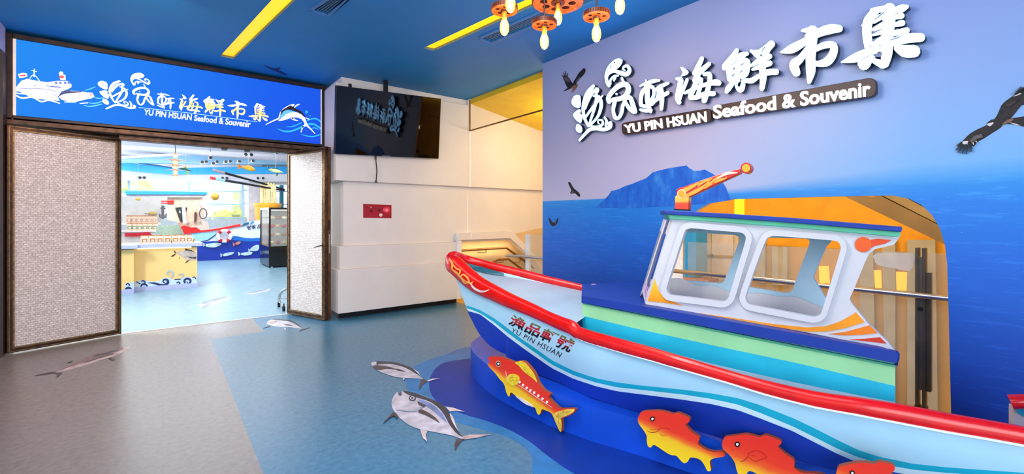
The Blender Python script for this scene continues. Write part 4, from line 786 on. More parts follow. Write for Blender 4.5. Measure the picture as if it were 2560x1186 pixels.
# far stern quarter that shows at the right edge
sq = [(2526, 1006, 2.28), (2560, 1004, 2.25), (2640, 1020, 2.2)]
MB().tube([atD(*p) for p in sq], .036, 12).build('stern_rail', red, boat, smooth=True)
MB().prism([atD(2533, 1020, 2.29), atD(2640, 1040, 2.2), atD(2640, 1110, 2.2), atD(2533, 1110, 2.29)], (.06, .02, 0)).build('stern_board', [mat('stern_cream', (236, 214, 200), .5)], boat)
MB().prism([atD(*p, 2.262) for p in ((2539, 1024), (2556, 1022), (2600, 1026), (2600, 1046), (2556, 1040), (2545, 1034))], (.004, .002, 0)).build('stern_patch', teal, boat)
a_, b_ = hull_p(2750, interp(railY, 2750)), hull_p(2750, interp(botY, 2750)); c_ = atD(2600, 1030, 2.24); MB().prism([a_, b_, Vector((c_.x + .1, c_.y - .1, .235)), Vector((c_.x + .1, c_.y - .1, a_.z - .02))], (.02, .02, 0)).build('transom', pale, boat)
# ---------------- deck box under the cabin
NB = (1, .2, 0); CBX = 2.79; TR = Vector((.22, .21, 0))
pb_ = lambda x, y, o=0: onP(x, y, NB, CBX - o)
lines = [[(1456, 757), (1606, 784), (1800, 824), (2000, 862), (2240, 908)], [(1456, 761), (1606, 790), (1800, 833), (2000, 873), (2239, 920)], [(1456, 790), (1580, 820), (1800, 868), (2000, 910), (2238, 966)], [(1456, 840), (1580, 858), (1800, 915), (2000, 960), (2234, 1006)], [(1456, 866), (1580, 885), (1800, 940), (2000, 985), (2233, 1040)]]
bx = MB(); X5 = [1456 + (2238 - 1456) * k / 12 for k in range(13)]
bm_ = [green, mint, cyan, deck_grey]
for k in range(4):
    for j in range(12): bx.face([pb_(X5[j], interp(lines[k], X5[j])), pb_(X5[j + 1], interp(lines[k], X5[j + 1])), pb_(X5[j + 1], interp(lines[k + 1], X5[j + 1])), pb_(X5[j], interp(lines[k + 1], X5[j]))], k)
a0, a1 = pb_(1456, 757), pb_(1456, 866); e0, e1 = pb_(2238, 908), pb_(2238, 1040); bk = Vector((.42, .40, 0)); bk2 = TR * 1.2
bx.face([a0, a0 + bk, a1 + bk, a1], 3).face([e0, e0 + bk2, e1 + bk2, e1], 1).face([a0 + bk, e0 + bk2, e1 + bk2, a1 + bk], 2)
bx.build('deck_box', bm_, boat)
top = [(1454, 740), (1606, 766), (1800, 800), (2000, 836), (2225, 877), (2240, 881), (2245, 888)]; bot = [(2244, 905), (2240, 909), (2000, 863), (1800, 825), (1606, 785), (1456, 758)]
tf = [pb_(*p, .02) for p in top]; bf = [pb_(*p, .02) for p in bot]
sl = MB().prism(tf + bf, (.03, 0, 0))
T0 = tf[0]; back = [tf[-1] + TR * 1.15, Vector((3.37, 2.40, T0.z)), Vector((2.745, 2.60, T0.z))]
sl.flat(tf + back).flat([p - Vector((0, 0, .05)) for p in (tf[0], tf[-1])] + [p - Vector((0, 0, .05)) for p in back]).face([tf[0], tf[0] - Vector((0, 0, .05)), back[2] - Vector((0, 0, .05)), back[2]]).face([tf[-1], tf[-1] - Vector((0, 0, .05)), back[0] - Vector((0, 0, .05)), back[0]])
sl.build('deck_slab', navy, boat)
MB().lathe([(.022, 0), (.022, .006), (.012, .008)], onZ(1484, 713, .897), 14).build('deck_fitting', mat('deck_fitting_pink', (214, 150, 170), .3), boat)
# ---------------- cabin
CC = 2.85; pc_ = lambda x, y, o=0: onP(x, y, NB, CC - o)
ZC = lambda p: zoom(p, 1580, 380, .59025)
panel = ZC([(172, 282), (116, 460), (66, 622), (58, 652), (64, 660), (200, 684), (400, 714), (560, 736), (700, 758), (850, 787), (1000, 817), (1112, 842), (1085, 808), (1000, 728), (928, 640), (922, 622), (945, 570), (985, 472), (1004, 432), (1030, 412), (1070, 403), (1108, 394), (1124, 376), (1138, 352), (700, 318), (400, 297)])
win1 = ZC([(222, 340), (236, 328), (258, 324), (340, 332), (440, 340), (466, 344), (479, 356), (480, 378), (450, 480), (414, 602), (403, 624), (385, 634), (360, 632), (270, 620), (172, 608), (153, 600), (146, 584), (150, 562), (186, 450)])
win2 = ZC([(566, 376), (584, 361), (610, 357), (730, 366), (850, 376), (874, 384), (883, 402), (879, 430), (840, 560), (806, 668), (795, 690), (772, 699), (745, 696), (620, 672), (510, 650), (490, 641), (481, 622), (484, 602), (526, 480)])
win1, win2 = smooth(win1, 3), smooth(win2, 3)
near = MB().prism([pc_(*p) for p in panel], (.035, .007, 0), [[pc_(*p) for p in w] for w in (win1, win2)])
near.build('cabin_side', cabin_white, boat, bevel=.003)
def grow(poly, k):
    cx, cy = sum(p[0] for p in poly) / len(poly), sum(p[1] for p in poly) / len(poly); out = []; n = len(poly)
    for i in range(n):
        a, p, b = poly[i - 1], poly[i], poly[(i + 1) % n]; dx, dy = b[0] - a[0], b[1] - a[1]; l = math.hypot(dx, dy); nx, ny = dy / l, -dx / l
        if nx * (p[0] - cx) + ny * (p[1] - cy) < 0: nx, ny = -nx, -ny
        out.append((p[0] + nx * k, p[1] + ny * k))
    return out
for w in (win1, win2):
    MB().prism([pc_(*p, .022) for p in grow(w, 15)], (.022, .004, 0), [[pc_(*p, .022) for p in w]]).build('window_frame', cabin_white, boat, bevel=.010)
inner_blue = mat('cabin_inside_blue', (178, 210, 226), .45, var=.03)
FC = CC + Vector(NB).dot(TR); pf_ = lambda x, y, o=0: onP(x, y, NB, FC - o)
fpx = [(1684, 556), (1650, 640), (1618, 738), (1700, 752), (1800, 768), (1930, 788), (2085, 812), (2078, 770), (2057, 735), (2034, 697), (2034, 690), (2064, 619), (2078, 603), (2130, 586), (1900, 566)]
MB().prism([pf_(*p) for p in fpx], (.03, .006, 0), [[pf_(*p) for p in q] for q in ([(1702, 580), (1836, 588), (1846, 592), (1849, 600), (1812, 700), (1806, 708), (1798, 709), (1672, 699), (1666, 692)], [(1908, 594), (2014, 597), (2023, 600), (2024, 608), (1982, 722), (1974, 733), (1962, 733), (1874, 719), (1868, 712)])]).build('far_cabin_side', inner_blue, boat)
wavep = smooth([(1612, 700), (1673, 697), (1700, 696), (1721, 704), (1741, 713), (1760, 715), (1782, 714), (1802, 722), (1830, 732), (1873, 734), (1911, 735), (1946, 742), (1972, 742), (1993, 744), (2029, 759), (2056, 770), (2085, 800)], 2, False) + [(2090, 815), (1930, 795), (1700, 758), (1612, 742)]
MB().prism([pf_(*p, .02) for p in wavep], (.006, .001, 0)).build('wave_board', mat('wave_board_grey', (206, 202, 202), .5, var=.03), boat)
# windscreen: two framed leaves folding forward from the near side to the far side
f0t, f0b = pc_(*ZC([(170, 284)])[0]), pc_(*ZC([(58, 650)])[0]); 
m0t, m0b = [pc_(*ZC([q])[0]) + Vector((.04, .10, 0)) for q in ((160, 288), (56, 620))]
d_ = lambda p: (p - CAM).dot(FWD)
m0t = atD(*ZC([(140, 290)])[0], d_(f0t) + .10); m0b = atD(*ZC([(44, 596)])[0], d_(f0b) + .10)
def framed(mb, a, b, c, d, k, th):
    cen = (a + b + c + d) / 4; q = [a, b, c, d]; h = [p + (cen - p) * k for p in q]; mb.prism(q, th, [h])
wsn = MB(); framed(wsn, f0t, m0t, m0b, f0b, .36, Vector((.02, .0, 0))); f1t, f1b = f0t + TR, f0b + TR; framed(wsn, m0t, f1t, f1b, m0b, .3, Vector((.02, 0, 0))); wsn.build('windscreen', cabin_white, boat)
w2 = MB(); q = [m0t.lerp(f0t, .3), m0t.lerp(f0t, .62), m0b.lerp(f0b, .62).lerp(f0t, .05), m0b.lerp(f0b, .3).lerp(m0t, .08)]; w2.prism([p - Vector((.004, 0, 0)) for p in q], (.003, 0, 0)); w2.build('windscreen_glass', mat('windscreen_navy_glass', (26, 70, 140), .1, spec=.8), boat)
st = MB()
for k in range(4): st.prism([atD(*p, d_(f0b) + .02) for p in ZC([(62 + 4 * k - 6, 555 + 18 * k), (72 + 3 * k - 6, 552 + 16 * k), (66 + 2 * k - 8, 600 + 14 * k), (56 + 2 * k - 8, 600 + 14 * k)])], (.002, .001, 0))
st.build('windscreen_stripe', mat('lilac_stripe', (190, 150, 190), .4), boat)
def paint(name, px, m, lift=.003, holes=()): return MB().prism([pc_(*p, lift) for p in px], (lift * .8, 0, 0)).build(name, m, boat)
paint('side_stripe', ZC([(100, 655), (200, 672), (400, 700), (600, 730), (740, 745), (820, 740), (880, 720), (935, 690), (948, 680), (985, 722), (900, 748), (820, 762), (740, 762), (560, 735), (300, 695)]), orange, .004)
paint('side_stripe', ZC([(832, 772), (900, 764), (960, 748), (1005, 735), (1040, 768), (980, 775), (900, 778)]), mat('mid_orange_paint', (234, 122, 20), .4, var=.06), .004)
paint('side_stripe', ZC([(920, 795), (980, 793), (1050, 786), (1078, 813), (1020, 806)]), mat('rust_red_paint', (204, 54, 26), .4, var=.06), .004)
paint('corner_flame', ZC([(96, 540), (102, 560), (112, 590), (135, 618), (180, 638), (215, 652), (140, 640), (66, 632), (80, 590)]), fade('flame_orange', 'Z', [(0, (170, 90, 10)), (.4, (244, 140, 10)), (1, (250, 190, 40))], .6, .78, .35), .004)
paint('sill_line', ZC([(62, 646), (200, 672), (400, 703), (560, 727), (558, 733), (400, 709), (200, 678), (62, 653)]), mat('gold_line', (226, 170, 60), .35), .0045)
paint('red_disc', [(2158 + 21.0 * math.cos(a), 612 + 19 * math.sin(a)) for a in [2 * math.pi * k / 24 for k in range(24)]], mat('round_light_orange', (238, 92, 28), .35), .006)
paint('red_wedge', ZC([(1003, 398), (1012, 372), (1040, 368), (1098, 374), (1070, 390), (1030, 398), (1006, 410)]), deep_orange, .004)
roof_g = ZC([(150, 264), (400, 279), (700, 301), (1140, 338), (1138, 352), (1128, 361), (700, 322), (400, 300), (160, 284)])
roof_b = ZC([(133, 247), (400, 261), (700, 281), (1140, 317), (1146, 319), (1146, 335), (1140, 339), (700, 302), (400, 280), (136, 264)])
MB().prism([pc_(*p, .03) for p in roof_g], TR * 1.05 + Vector((.06, .01, 0))).build('roof_fascia', green, boat, bevel=.004)
MB().prism([pc_(*p, .05) for p in roof_b], TR * 1.1 + Vector((.09, .02, 0))).build('roof', navy, boat, bevel=.006)
paint('roof_bead', ZC([(165, 283), (400, 299), (700, 321), (1126, 359), (1120, 366), (700, 328), (400, 306), (165, 290)]), mat('pale_bead', (206, 232, 240), .35), .006)
# ---------------- flame arm on the roof
ZA = lambda p: zoom(p, 1580, 380, .20238); pa = lambda x, y, o=0: onP(x, y, NB, 2.86 - o)
arm = MB().prism([pa(*p) for p in ZA([(545, 470), (575, 448), (640, 430), (900, 335), (1130, 258), (1330, 208), (1345, 262), (1120, 365), (700, 562), (600, 566), (548, 555)])], (.045, .01, 0)).build('flame_arm', mat('arm_red', (214, 22, 18), .3, var=.08, coat=.4), boat, bevel=.005)
MB().prism([pa(*p, .003) for p in ZA([(524, 712), (530, 560), (540, 540), (700, 548), (692, 716)])], (.05, .01, 0)).build('arm_post', fade('post_fade', 'Z', [(0, (226, 60, 40)), (.45, (236, 70, 40)), (.6, (250, 170, 60)), (1, (250, 196, 70))], 1.27, 1.36, .35), boat, bevel=.004)
MB().prism([pa(*p, .006) for p in ZA([(514, 702), (690, 712), (688, 728), (516, 722)])], (.05, .01, 0)).build('arm_foot', black, boat)
cz = lambda cx, cy, r: ZA([(cx + r * math.cos(a), cy + r * math.sin(a)) for a in [2 * math.pi * k / 28 for k in range(28)]])
MB().prism([pa(*p, .004) for p in cz(1408, 200, 68)], (.05, .01, 0)).build('arm_knob', mat('arm_knob_red', (196, 14, 18), .3, coat=.4), boat, bevel=.006)
MB().prism([pa(*p, .010) for p in cz(1408, 200, 50)], (.006, .001, 0)).build('knob_disc', mat('amber_disc', (252, 168, 40), .35), boat)
MB().prism([pa(*p, .007) for p in cz(612, 518, 54)], (.006, .001, 0)).build('pivot_ring', mat('pivot_ring', (250, 220, 190), .35), boat)
MB().prism([pa(*p, .010) for p in cz(612, 518, 45)], (.004, .001, 0)).build('pivot_disc', mat('amber_pivot', (240, 160, 30), .35, var=.12), boat)
ZW = lambda p: [(1580 + a * .20238, 380 + b * .20238, c * .20238) for a, b, c in p]
for s in ([(640, 480, 60), (760, 420, 40), (830, 380, 14)], [(680, 540, 40), (800, 480, 46), (900, 420, 34), (960, 350, 12)], [(820, 420, 20), (880, 370, 34), (990, 330, 12)], [(900, 440, 30), (1000, 370, 40), (1060, 310, 20), (1080, 300, 8)], [(980, 390, 20), (1080, 350, 34), (1150, 330, 18), (1170, 310, 8)]): MB().ribbon(ZW(s), 0, lambda x, y: pa(x, y, .005)).build('flame', mat('flame_amber', (252, 158, 50), .35), boat)
fl = MB().ribbon(ZW([(1060, 330, 10), (1130, 285, 30), (1200, 262, 34), (1300, 258, 10)]), 0, lambda x, y: pa(x, y, .005)); fl.build('flame_tip', mat('flame_cream', (252, 224, 190), .35), boat)
# ---------------- lettering and bow scroll
f = quadmap((1281.7, 786), (1441, 852), (1422, 884), (1268, 811)); d0 = on_hull(1281, 786) - on_hull(1268, 811); mid = on_hull(1350, 832)
tm = text2d('漁品軒號', .022, 1.02)
bm2 = bpy.data.materials.new('name_lettering_paint'); t = NT(bm2); at_ = t.add('ShaderNodeAttribute'); at_.attribute_name = 'band'
t.link(t.ramp(at_.outputs['Fac'], [(0, (10, 10, 16)), (.30, (14, 10, 16)), (.38, (206, 20, 30)), (.70, (196, 24, 30)), (.80, (120, 120, 70)), (1, (100, 126, 80))]), t.b.inputs['Base Color']); t.b.inputs['Roughness'].default_value = .4
nl = MB().add(tm, lambda u, v: on_hull(*f(u, v), .003), 0).build('name_lettering', bm2, boat, recalc=False)
ba = nl.data.attributes.new('band', 'FLOAT', 'POINT'); ba.data.foreach_set('value', [v for u, v in tm[0]])
f2 = quadmap((1282, 820), (1406, 883), (1399, 895), (1277, 829.5)); MB().add(text2d('YU PIN HSUAN', 0, 1.15), lambda u, v: on_hull(*f2(u, v), .003), 0).build('name_caption', mat('caption_black', (20, 24, 34), .4), boat, recalc=False)
ZB = lambda p: [(1100 + a * .33727, 560 + b * .33727, c * .33727) for a, b, c in p]
sc = MB()
for s in ([(72, 262, 16), (92, 300, 22), (88, 335, 14), (120, 360, 20), (150, 395, 20), (185, 425, 14)], [(82, 285, 10), (120, 330, 14), (150, 345, 16), (138, 375, 12), (110, 362, 10)], [(150, 395, 12), (172, 376, 16), (205, 402, 18), (212, 432, 14), (182, 440, 12), (160, 412, 10)], [(185, 425, 10), (225, 440, 16), (244, 430, 8)]): sc.ribbon([(q[0], q[1], q[2] * .75) for q in ZB(s)], 0, lambda x, y: on_rail(x, y, .004))
sc.build('bow_scroll', mat('scroll_amber', (250, 176, 84), .35, var=.08), boat, recalc=False)
sc = MB().ribbon(ZB([(225, 440, 8), (250, 475, 16), (295, 500, 16), (335, 500, 10), (362, 488, 5)]), 0, lambda x, y: on_rail(x, y, .004)); sc.build('scroll_tail', mat('scroll_cream', (250, 232, 226), .35), boat, recalc=False)
# ------------------------------------------------------------------ plinth
base_blue = mat('plinth_blue', (12, 76, 202), .38, var=.05, vs=3)
pf = [(1182, 853), (1177, 860), (1176.5, 868), (1182, 880), (1193, 892), (1215, 910), (1240, 926), (1290, 950), (1374, 986), (1480, 1019), (1597, 1048), (1700, 1078), (1811, 1109), (1950, 1146), (2200, 1200), (2560, 1275), (2900, 1330)]
pl = [onZ(*p, .225) for p in pf]; pl += [Vector((3.85, -.4, .225)), Vector((3.85, 3.0, .225)), Vector((3.2, 3.75, .225)), Vector((2.7, 3.98, .225))]
o = MB().prism(pl, (0, 0, -.222)).build('boat_plinth', base_blue); tag(o, 'low bright blue curved plinth carrying the display boat', 'plinth')
# ------------------------------------------------------------------ wooden fish on the plinth
def wood_fish(label, out, pa_, pb2, grad, eye, parts, fm):
    (xa, da), (xb, db) = pa_, pb2; A, B = atD(xa, 1000, da), atD(xb, 1000, db); n = (B - A).cross(UP).normalized(); n = n if n.dot(CAM - A) > 0 else -n
    cst = n.dot(A); mp = lambda x, y, o=0: onP(x, y, n, cst + o); P = [mp(*p) for p in smooth(out, 2)]; c = sum(P, Vector()) / len(P)
    t = thing('wooden_fish', label, 'wooden fish', c, 'painted wooden fish along the boat plinth')
    (g0, g1, ax) = grad; q0, q1 = mp(*g0), mp(*g1); ax = (mp(*ax[1]) - mp(*ax[0])).normalized(); d = ax.cross(n).normalized(); d = d if d.z > 0 else -d
    m = fade_dir('fish_paint', d, fm, (q0 - c).dot(d), (q1 - c).dot(d), .35, .3)
    MB().prism(P, -n * .028, m=0, ms=1).build('body', [m, mat('fish_edge', (150, 70, 30), .5)], t, bevel=.004)
    ex, ey, er = eye; cc = lambda r, o: [mp(ex + r * math.cos(a) * 1.1, ey + r * 1.1 * math.sin(a), o) for a in [2 * math.pi * k / 18 for k in range(18)]]
    e = MB().prism(cc(er, .006), -n * .005).build('eye', mat('eye_black', (16, 10, 10), .15), t); MB().prism(cc(er * .5, .0085), -n * .003).build('glint', mat('eye_white', (240, 230, 220), .2), e)
    for nm, poly, mt, o in parts: MB().prism([mp(*p, o) for p in smooth(poly, 2)], -n * (o * .9)).build(nm, mt, t)
    pg = MB(); pm = mp((xa + xb) / 2, sum(p[1] for p in out) / len(out), -.028); pg.tube([pm, pm - n * .07], .015, 8); pg.build('peg', black, t)
    return t, mp, n
def lines_part(t, mp, n, nm, strokes, m, o=.003):
    for s in strokes: MB().ribbon(s, 0, lambda x, y: mp(x, y, o)).build(nm, m, t)
ry_ = [(0, (255, 214, 6)), (.40, (252, 196, 10)), (.56, (246, 110, 20)), (.70, (240, 56, 16)), (1, (236, 44, 14))]
ZF = lambda p: zoom(p, 1180, 870, .19392); ZFW = lambda p: [(1180 + a * .19392, 870 + b * .19392, c * .19392) for a, b, c in p]
yl = mat('fin_yellow', (250, 204, 40), .4, var=.12, vs=40); cream = mat('spot_cream', (252, 236, 226), .4); rim_y = mat('fin_line', (190, 120, 30), .4)
t, mp, n = wood_fish('red and yellow wooden fish with spotted side and yellow back fin, nose up', ZF([(205, 130), (250, 115), (330, 118), (430, 140), (540, 185), (590, 175), (640, 170), (690, 195), (750, 260), (800, 330), (830, 400), (850, 450), (890, 510), (940, 560), (1000, 590), (1005, 610), (985, 640), (1010, 680), (1070, 740), (1130, 785), (1200, 785), (1310, 785), (1330, 800), (1310, 840), (1250, 880), (1160, 910), (1150, 930), (1155, 1000), (1150, 1080), (1135, 1085), (1110, 1040), (1075, 960), (1025, 850), (960, 815), (900, 795), (885, 840), (860, 868), (835, 840), (815, 780), (780, 765), (700, 735), (620, 680), (560, 620), (510, 580), (490, 590), (485, 625), (465, 625), (440, 570), (425, 510), (405, 460), (350, 400), (290, 320), (240, 270), (205, 225), (210, 195), (238, 208), (218, 165)]),
    (1230, 3.50), (1435, 2.93), (ZF([(545, 620)])[0], ZF([(680, 430)])[0], ZF([(230, 200), (1100, 830)])), (1180 + 338 * .19392, 870 + 208 * .19392, 4.6), [
    ('dorsal_fin', ZF([(550, 195), (600, 178), (640, 175), (690, 205), (750, 275), (800, 350), (828, 420), (835, 450), (790, 400), (720, 350), (650, 290), (600, 230)]), yl, .004),
    ('pectoral_fin', ZF([(440, 420), (460, 360), (510, 338), (570, 350), (605, 385), (600, 440), (570, 480), (520, 490), (470, 460), (430, 450)]), yl, .006),
    ('tail_fin', ZF([(1150, 810), (1230, 795), (1318, 795), (1300, 835), (1240, 870), (1150, 905), (1140, 930), (1148, 1000), (1142, 1070), (1120, 1040), (1080, 950), (1050, 870), (1090, 830)]), mat('tail_peach', (250, 186, 70), .4, var=.2, vs=30), .003),
    ('belly', ZF([(560, 625), (620, 640), (700, 690), (780, 745), (780, 764), (700, 733), (620, 678)]), mat('belly_white', (232, 216, 206), .4, var=.1), .003)] + [('spot', [(ZF([(x, y)])[0][0] + 2.7 * math.cos(a), ZF([(x, y)])[0][1] + 3.4 * math.sin(a)) for a in [k * math.pi / 4 for k in range(8)]], cream, .004) for x, y in ((610, 445), (655, 484), (702, 520), (750, 552), (800, 580), (852, 620), (906, 660), (964, 702))], ry_)
lines_part(t, mp, n, 'eye_ring', [ZFW([(338 + 28 * math.cos(a), 208 + 36 * math.sin(a), 8) for a in [2 * math.pi * k / 12 for k in range(13)]])], mat('ring_cream', (226, 206, 170), .4))
lines_part(t, mp, n, 'side_line', [ZFW([(585, 475, 5), (700, 545, 6), (850, 650, 6), (1030, 770, 4)]), ZFW([(430, 300, 5), (440, 330, 7), (440, 400, 5)])], cream)
lines_part(t, mp, n, 'fin_ray', [ZFW([(470, 400, 4), (520, 385, 4), (580, 380, 4)]), ZFW([(470, 430, 4), (530, 425, 4), (590, 420, 4)]), ZFW([(640, 240, 3), (690, 260, 4)]), ZFW([(670, 280, 3), (725, 310, 4)]), ZFW([(710, 320, 3), (765, 360, 4)]), ZFW([(1120, 850, 3), (1110, 900, 4), (1120, 980, 3)]), ZFW([(1140, 850, 3), (1210, 835, 4), (1280, 815, 3)])], rim_y, .0075)
F2 = [(225, 155), (340, 145), (440, 143), (540, 160), (620, 185), (680, 170), (740, 190), (800, 215), (840, 245), (835, 275), (820, 300), (785, 315), (830, 375), (880, 430), (930, 460), (965, 490), (955, 520), (945, 565), (985, 605), (1060, 650), (1150, 670), (1240, 668), (1285, 700), (1280, 730), (1180, 745), (1120, 765), (1100, 790), (1105, 850), (1115, 900), (1090, 920), (1060, 905), (1030, 840), (985, 780), (940, 755), (850, 740), (820, 790), (775, 815), (735, 790), (690, 740), (660, 715), (600, 710), (520, 665), (440, 610), (385, 580), (360, 595), (340, 615), (305, 595), (290, 520), (290, 460), (240, 380), (190, 310), (175, 250), (195, 200)]
Z2 = lambda p: zoom(p, 1560, 1000, .19531); Z2W = lambda p: [(1560 + a * .19531, 1000 + b * .19531, c * .19531) for a, b, c in p]
carve = mat('carved_line', (176, 30, 20), .45)
t, mp, n = wood_fish('smaller red and yellow carp shaped wooden fish, second from the bow', Z2(F2), (1597, 2.66), (1811, 2.36), (Z2([(440, 600)])[0], Z2([(590, 290)])[0], Z2([(200, 320), (1060, 720)])), (1560 + 363 * .19531, 1000 + 247 * .19531, 5.2), [], ry_)
lines_part(t, mp, n, 'carving', [Z2W([(300, 400, 5), (350, 420, 8), (420, 410, 8), (460, 370, 6), (540, 365, 6), (600, 385, 5)]), Z2W([(330, 380, 4), (380, 385, 6), (430, 375, 4)]), Z2W([(465, 440, 4), (490, 465, 6), (535, 450, 4)])], carve)
F3 = [(1275, 500), (1300, 475), (1400, 465), (1500, 450), (1580, 445), (1680, 470), (1740, 480), (1790, 455), (1850, 465), (1930, 495), (1990, 520), (2015, 550), (2000, 580), (1965, 595), (2010, 650), (2070, 700), (2120, 735), (2175, 775), (2182, 830), (2175, 870), (2220, 910), (2300, 940), (2420, 945), (2520, 960), (2600, 1000), (2500, 1050), (2400, 1060), (2370, 1110), (2390, 1180), (2360, 1200), (2330, 1150), (2280, 1080), (2170, 1050), (2120, 1100), (2060, 1130), (2000, 1080), (1940, 1040), (1850, 1030), (1760, 985), (1660, 930), (1600, 915), (1570, 950), (1520, 985), (1470, 965), (1440, 900), (1415, 800), (1340, 700), (1270, 640), (1255, 570)]
t, mp, n = wood_fish('larger red carp shaped wooden fish cut by the bottom edge, third from the bow', Z2(F3), (1811, 2.37), (2060, 2.10), (Z2([(1500, 960)])[0], Z2([(1700, 540)])[0], Z2([(1260, 600), (2300, 1000)])), (1560 + 1450 * .19531, 1000 + 574 * .19531, 6.0), [], [(0, (255, 206, 10)), (.22, (252, 180, 20)), (.42, (246, 90, 22)), (.6, (240, 54, 16)), (1, (234, 40, 14))])
lines_part(t, mp, n, 'carving', [Z2W([(1490, 790, 6), (1540, 780, 9), (1590, 720, 7), (1580, 670, 5)]), Z2W([(1600, 690, 5), (1660, 660, 7), (1740, 665, 7), (1830, 735, 5)]), Z2W([(1600, 740, 5), (1680, 790, 7), (1750, 770, 6), (1830, 740, 4)]), Z2W([(1620, 715, 3), (1680, 720, 5)])], carve)
ca, sa = math.cos(math.radians(-9)), math.sin(math.radians(-9)); ex, ey = Z2([(363, 247)])[0]
F4 = [(2131 + 1.15 * ((x - ex) * ca - (y - ey) * sa), 1184 + 1.15 * ((x - ex) * sa + (y - ey) * ca)) for x, y in Z2(F2)]
wood_fish('red wooden fish barely showing at the bottom edge, farthest from the bow', F4, (2090, 1.99), (2265, 1.85), ((2150, 1270), (2190, 1175), [(2090, 1190), (2280, 1275)]), (2131, 1184, 5.5), [], ry_)
# ================================================================== stair hall behind the mural
struct(MB().box((6.6, -5, -1.6), (6.8, 7.6, 4.4)).build('wall_far', tan_wall))
struct(MB().box((4.0, -5.2, -1.6), (6.8, -5, 4.4)).build('wall_far', tan_wall))
cl = MB().hexa([(3.99, -5, 3.42), (3.99, 4.30, 3.42), (6.6, 4.30, 2.98), (6.6, -5, 2.98)], [(3.99, -5, 3.5), (3.99, 4.30, 3.5), (6.6, 4.30, 3.06), (6.6, -5, 3.06)])
cl.hexa([(4.17, 4.30, 3.40), (4.17, 7.6, 3.40), (6.6, 7.6, 2.98), (6.6, 4.30, 2.98)], [(4.17, 4.30, 3.5), (4.17, 7.6, 3.5), (6.6, 7.6, 3.06), (6.6, 4.30, 3.06)])
struct(cl.build('ceiling', yellow_paint))
struct(MB().prism([onX(1346, 183, 4.142), onX(1357, 178, 4.142), onX(1420, 260, 5.2), onX(1358, 232, 5.2)], (.01, 0, -.01)).build('trim_4', orange))
struct(MB().prism([onX(x, y, 6.597) for x, y in ((1560, 470), (2420, 470), (2420, 640), (2140, 624), (1560, 596))], (.002, 0, 0)).build('upper_glow_panel', mat('upper_wall_glow', (240, 166, 20), .5, var=.04)))  # brighter lamplight on the upper wall, put into this panel's colour
# yellow lit band and panels on the far hall wall
HX = 6.59
hx = lambda x, y, o=0: onX(x, y, HX - o)
def hall(name, px, m, dep=.02): return struct(MB().prism([hx(*p, dep) for p in px], (dep * .98, 0, 0)).build(name, m))
gold_gap = mat('golden_gap', (214, 150, 20), .5, var=.08)
hall('trim_5', [(1742, 560), (1845, 560), (1845, 712), (1742, 706)], beige, .10)
lit = mat('lit_yellow_window', (255, 206, 30), .5, emit=.75, var=.05)
for k, q in enumerate(([(1836, 480), (1860, 480), (1860, 575), (1836, 575)], [(2184, 676), (2202, 676), (2204, 721), (2188, 721)], [(2240, 680), (2267, 681), (2266, 728), (2241, 727)], [(2047, 666), (2071, 666), (2074, 712), (2049, 710)])):
    o = MB().prism([hx(*p, .03) for p in q], (.02, 0, 0)).build('lit_slot', lit); tag(o, ['tall lit yellow slot above the cabin roof, seen through the mural opening', 'narrow lit yellow slot left of the dark post pair', 'wide lit yellow slot nearest the dark post pair', 'lit yellow slot seen through the rear cabin window'][k], 'lit slot', 'lit yellow slots in the hall wall')
panel_grey = mat('hall_panel_greige', (186, 176, 150), .45, var=.05)
for q in ([(1930, 618), (1968, 618), (1968, 715), (1930, 712)], [(1890, 600), (1912, 600), (1912, 708), (1890, 706)], [(2205, 600), (2238, 600), (2238, 1060), (2215, 1060)], [(2150, 600), (2182, 600), (2190, 1040), (2150, 1040)], [(2268, 600), (2338, 600), (2345, 1070), (2268, 1060)]): hall('wall_panel', q, panel_grey, .05)
bm1 = mat('hall_beam_tan', (146, 122, 84), .5, var=.05); bm2 = mat('hall_beam_dark', (54, 38, 22), .6, var=.1)  # tan beam colour, and a dark brown for the beam above
BX_ = 5.4; bx_ = lambda x, y, o=0: onX(x, y, BX_ - o)
def beam(px, m, dep): struct(MB().prism([bx_(*p) for p in px], (dep, 0, 0)).build('beam', m))
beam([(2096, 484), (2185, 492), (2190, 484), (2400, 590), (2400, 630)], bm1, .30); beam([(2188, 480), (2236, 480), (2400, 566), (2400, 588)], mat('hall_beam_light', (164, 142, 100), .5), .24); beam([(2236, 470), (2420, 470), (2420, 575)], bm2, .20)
# blue column and double door seen through the front cabin window
struct(MB().prism([hx(1712, 545, .5), hx(1740, 545, .5), hx(1740, 694, .5), hx(1708, 693, .5)], (.3, 0, 0)).build('column_blue', mat('column_blue', (36, 160, 238), .45)))
dr = bpy.data.objects.new('door_3', None); COL.objects.link(dr); dr['kind'] = 'structure'; dr.location = hx(1778, 700, .14); WORLD[dr.name] = Vector(dr.location)
dx = lambda x, y, o=.14: hx(x, y, o)
MB().prism([dx(1742, 560), dx(1777, 560), dx(1777, 699), dx(1742, 697)], (.03, 0, 0)).build('leaf', mat('door_beige', (222, 204, 188), .4), dr); MB().prism([dx(1779, 560), dx(1832, 560), dx(1832, 703), dx(1779, 699)], (.03, 0, 0)).build('leaf', mat('door_beige', (222, 204, 188), .4), dr)
MB().prism([dx(1742, 638, .16), dx(1832, 640, .16), dx(1832, 646, .16), dx(1742, 643, .16)], (.02, 0, 0)).build('push_bar', mat('brass_bar', (190, 140, 50), .3, metal=.6), dr); MB().prism([dx(1774, 636, .18), dx(1782, 636, .18), dx(1782, 644, .18), dx(1774, 643, .18)], (.02, 0, 0)).build('lock', black, dr)
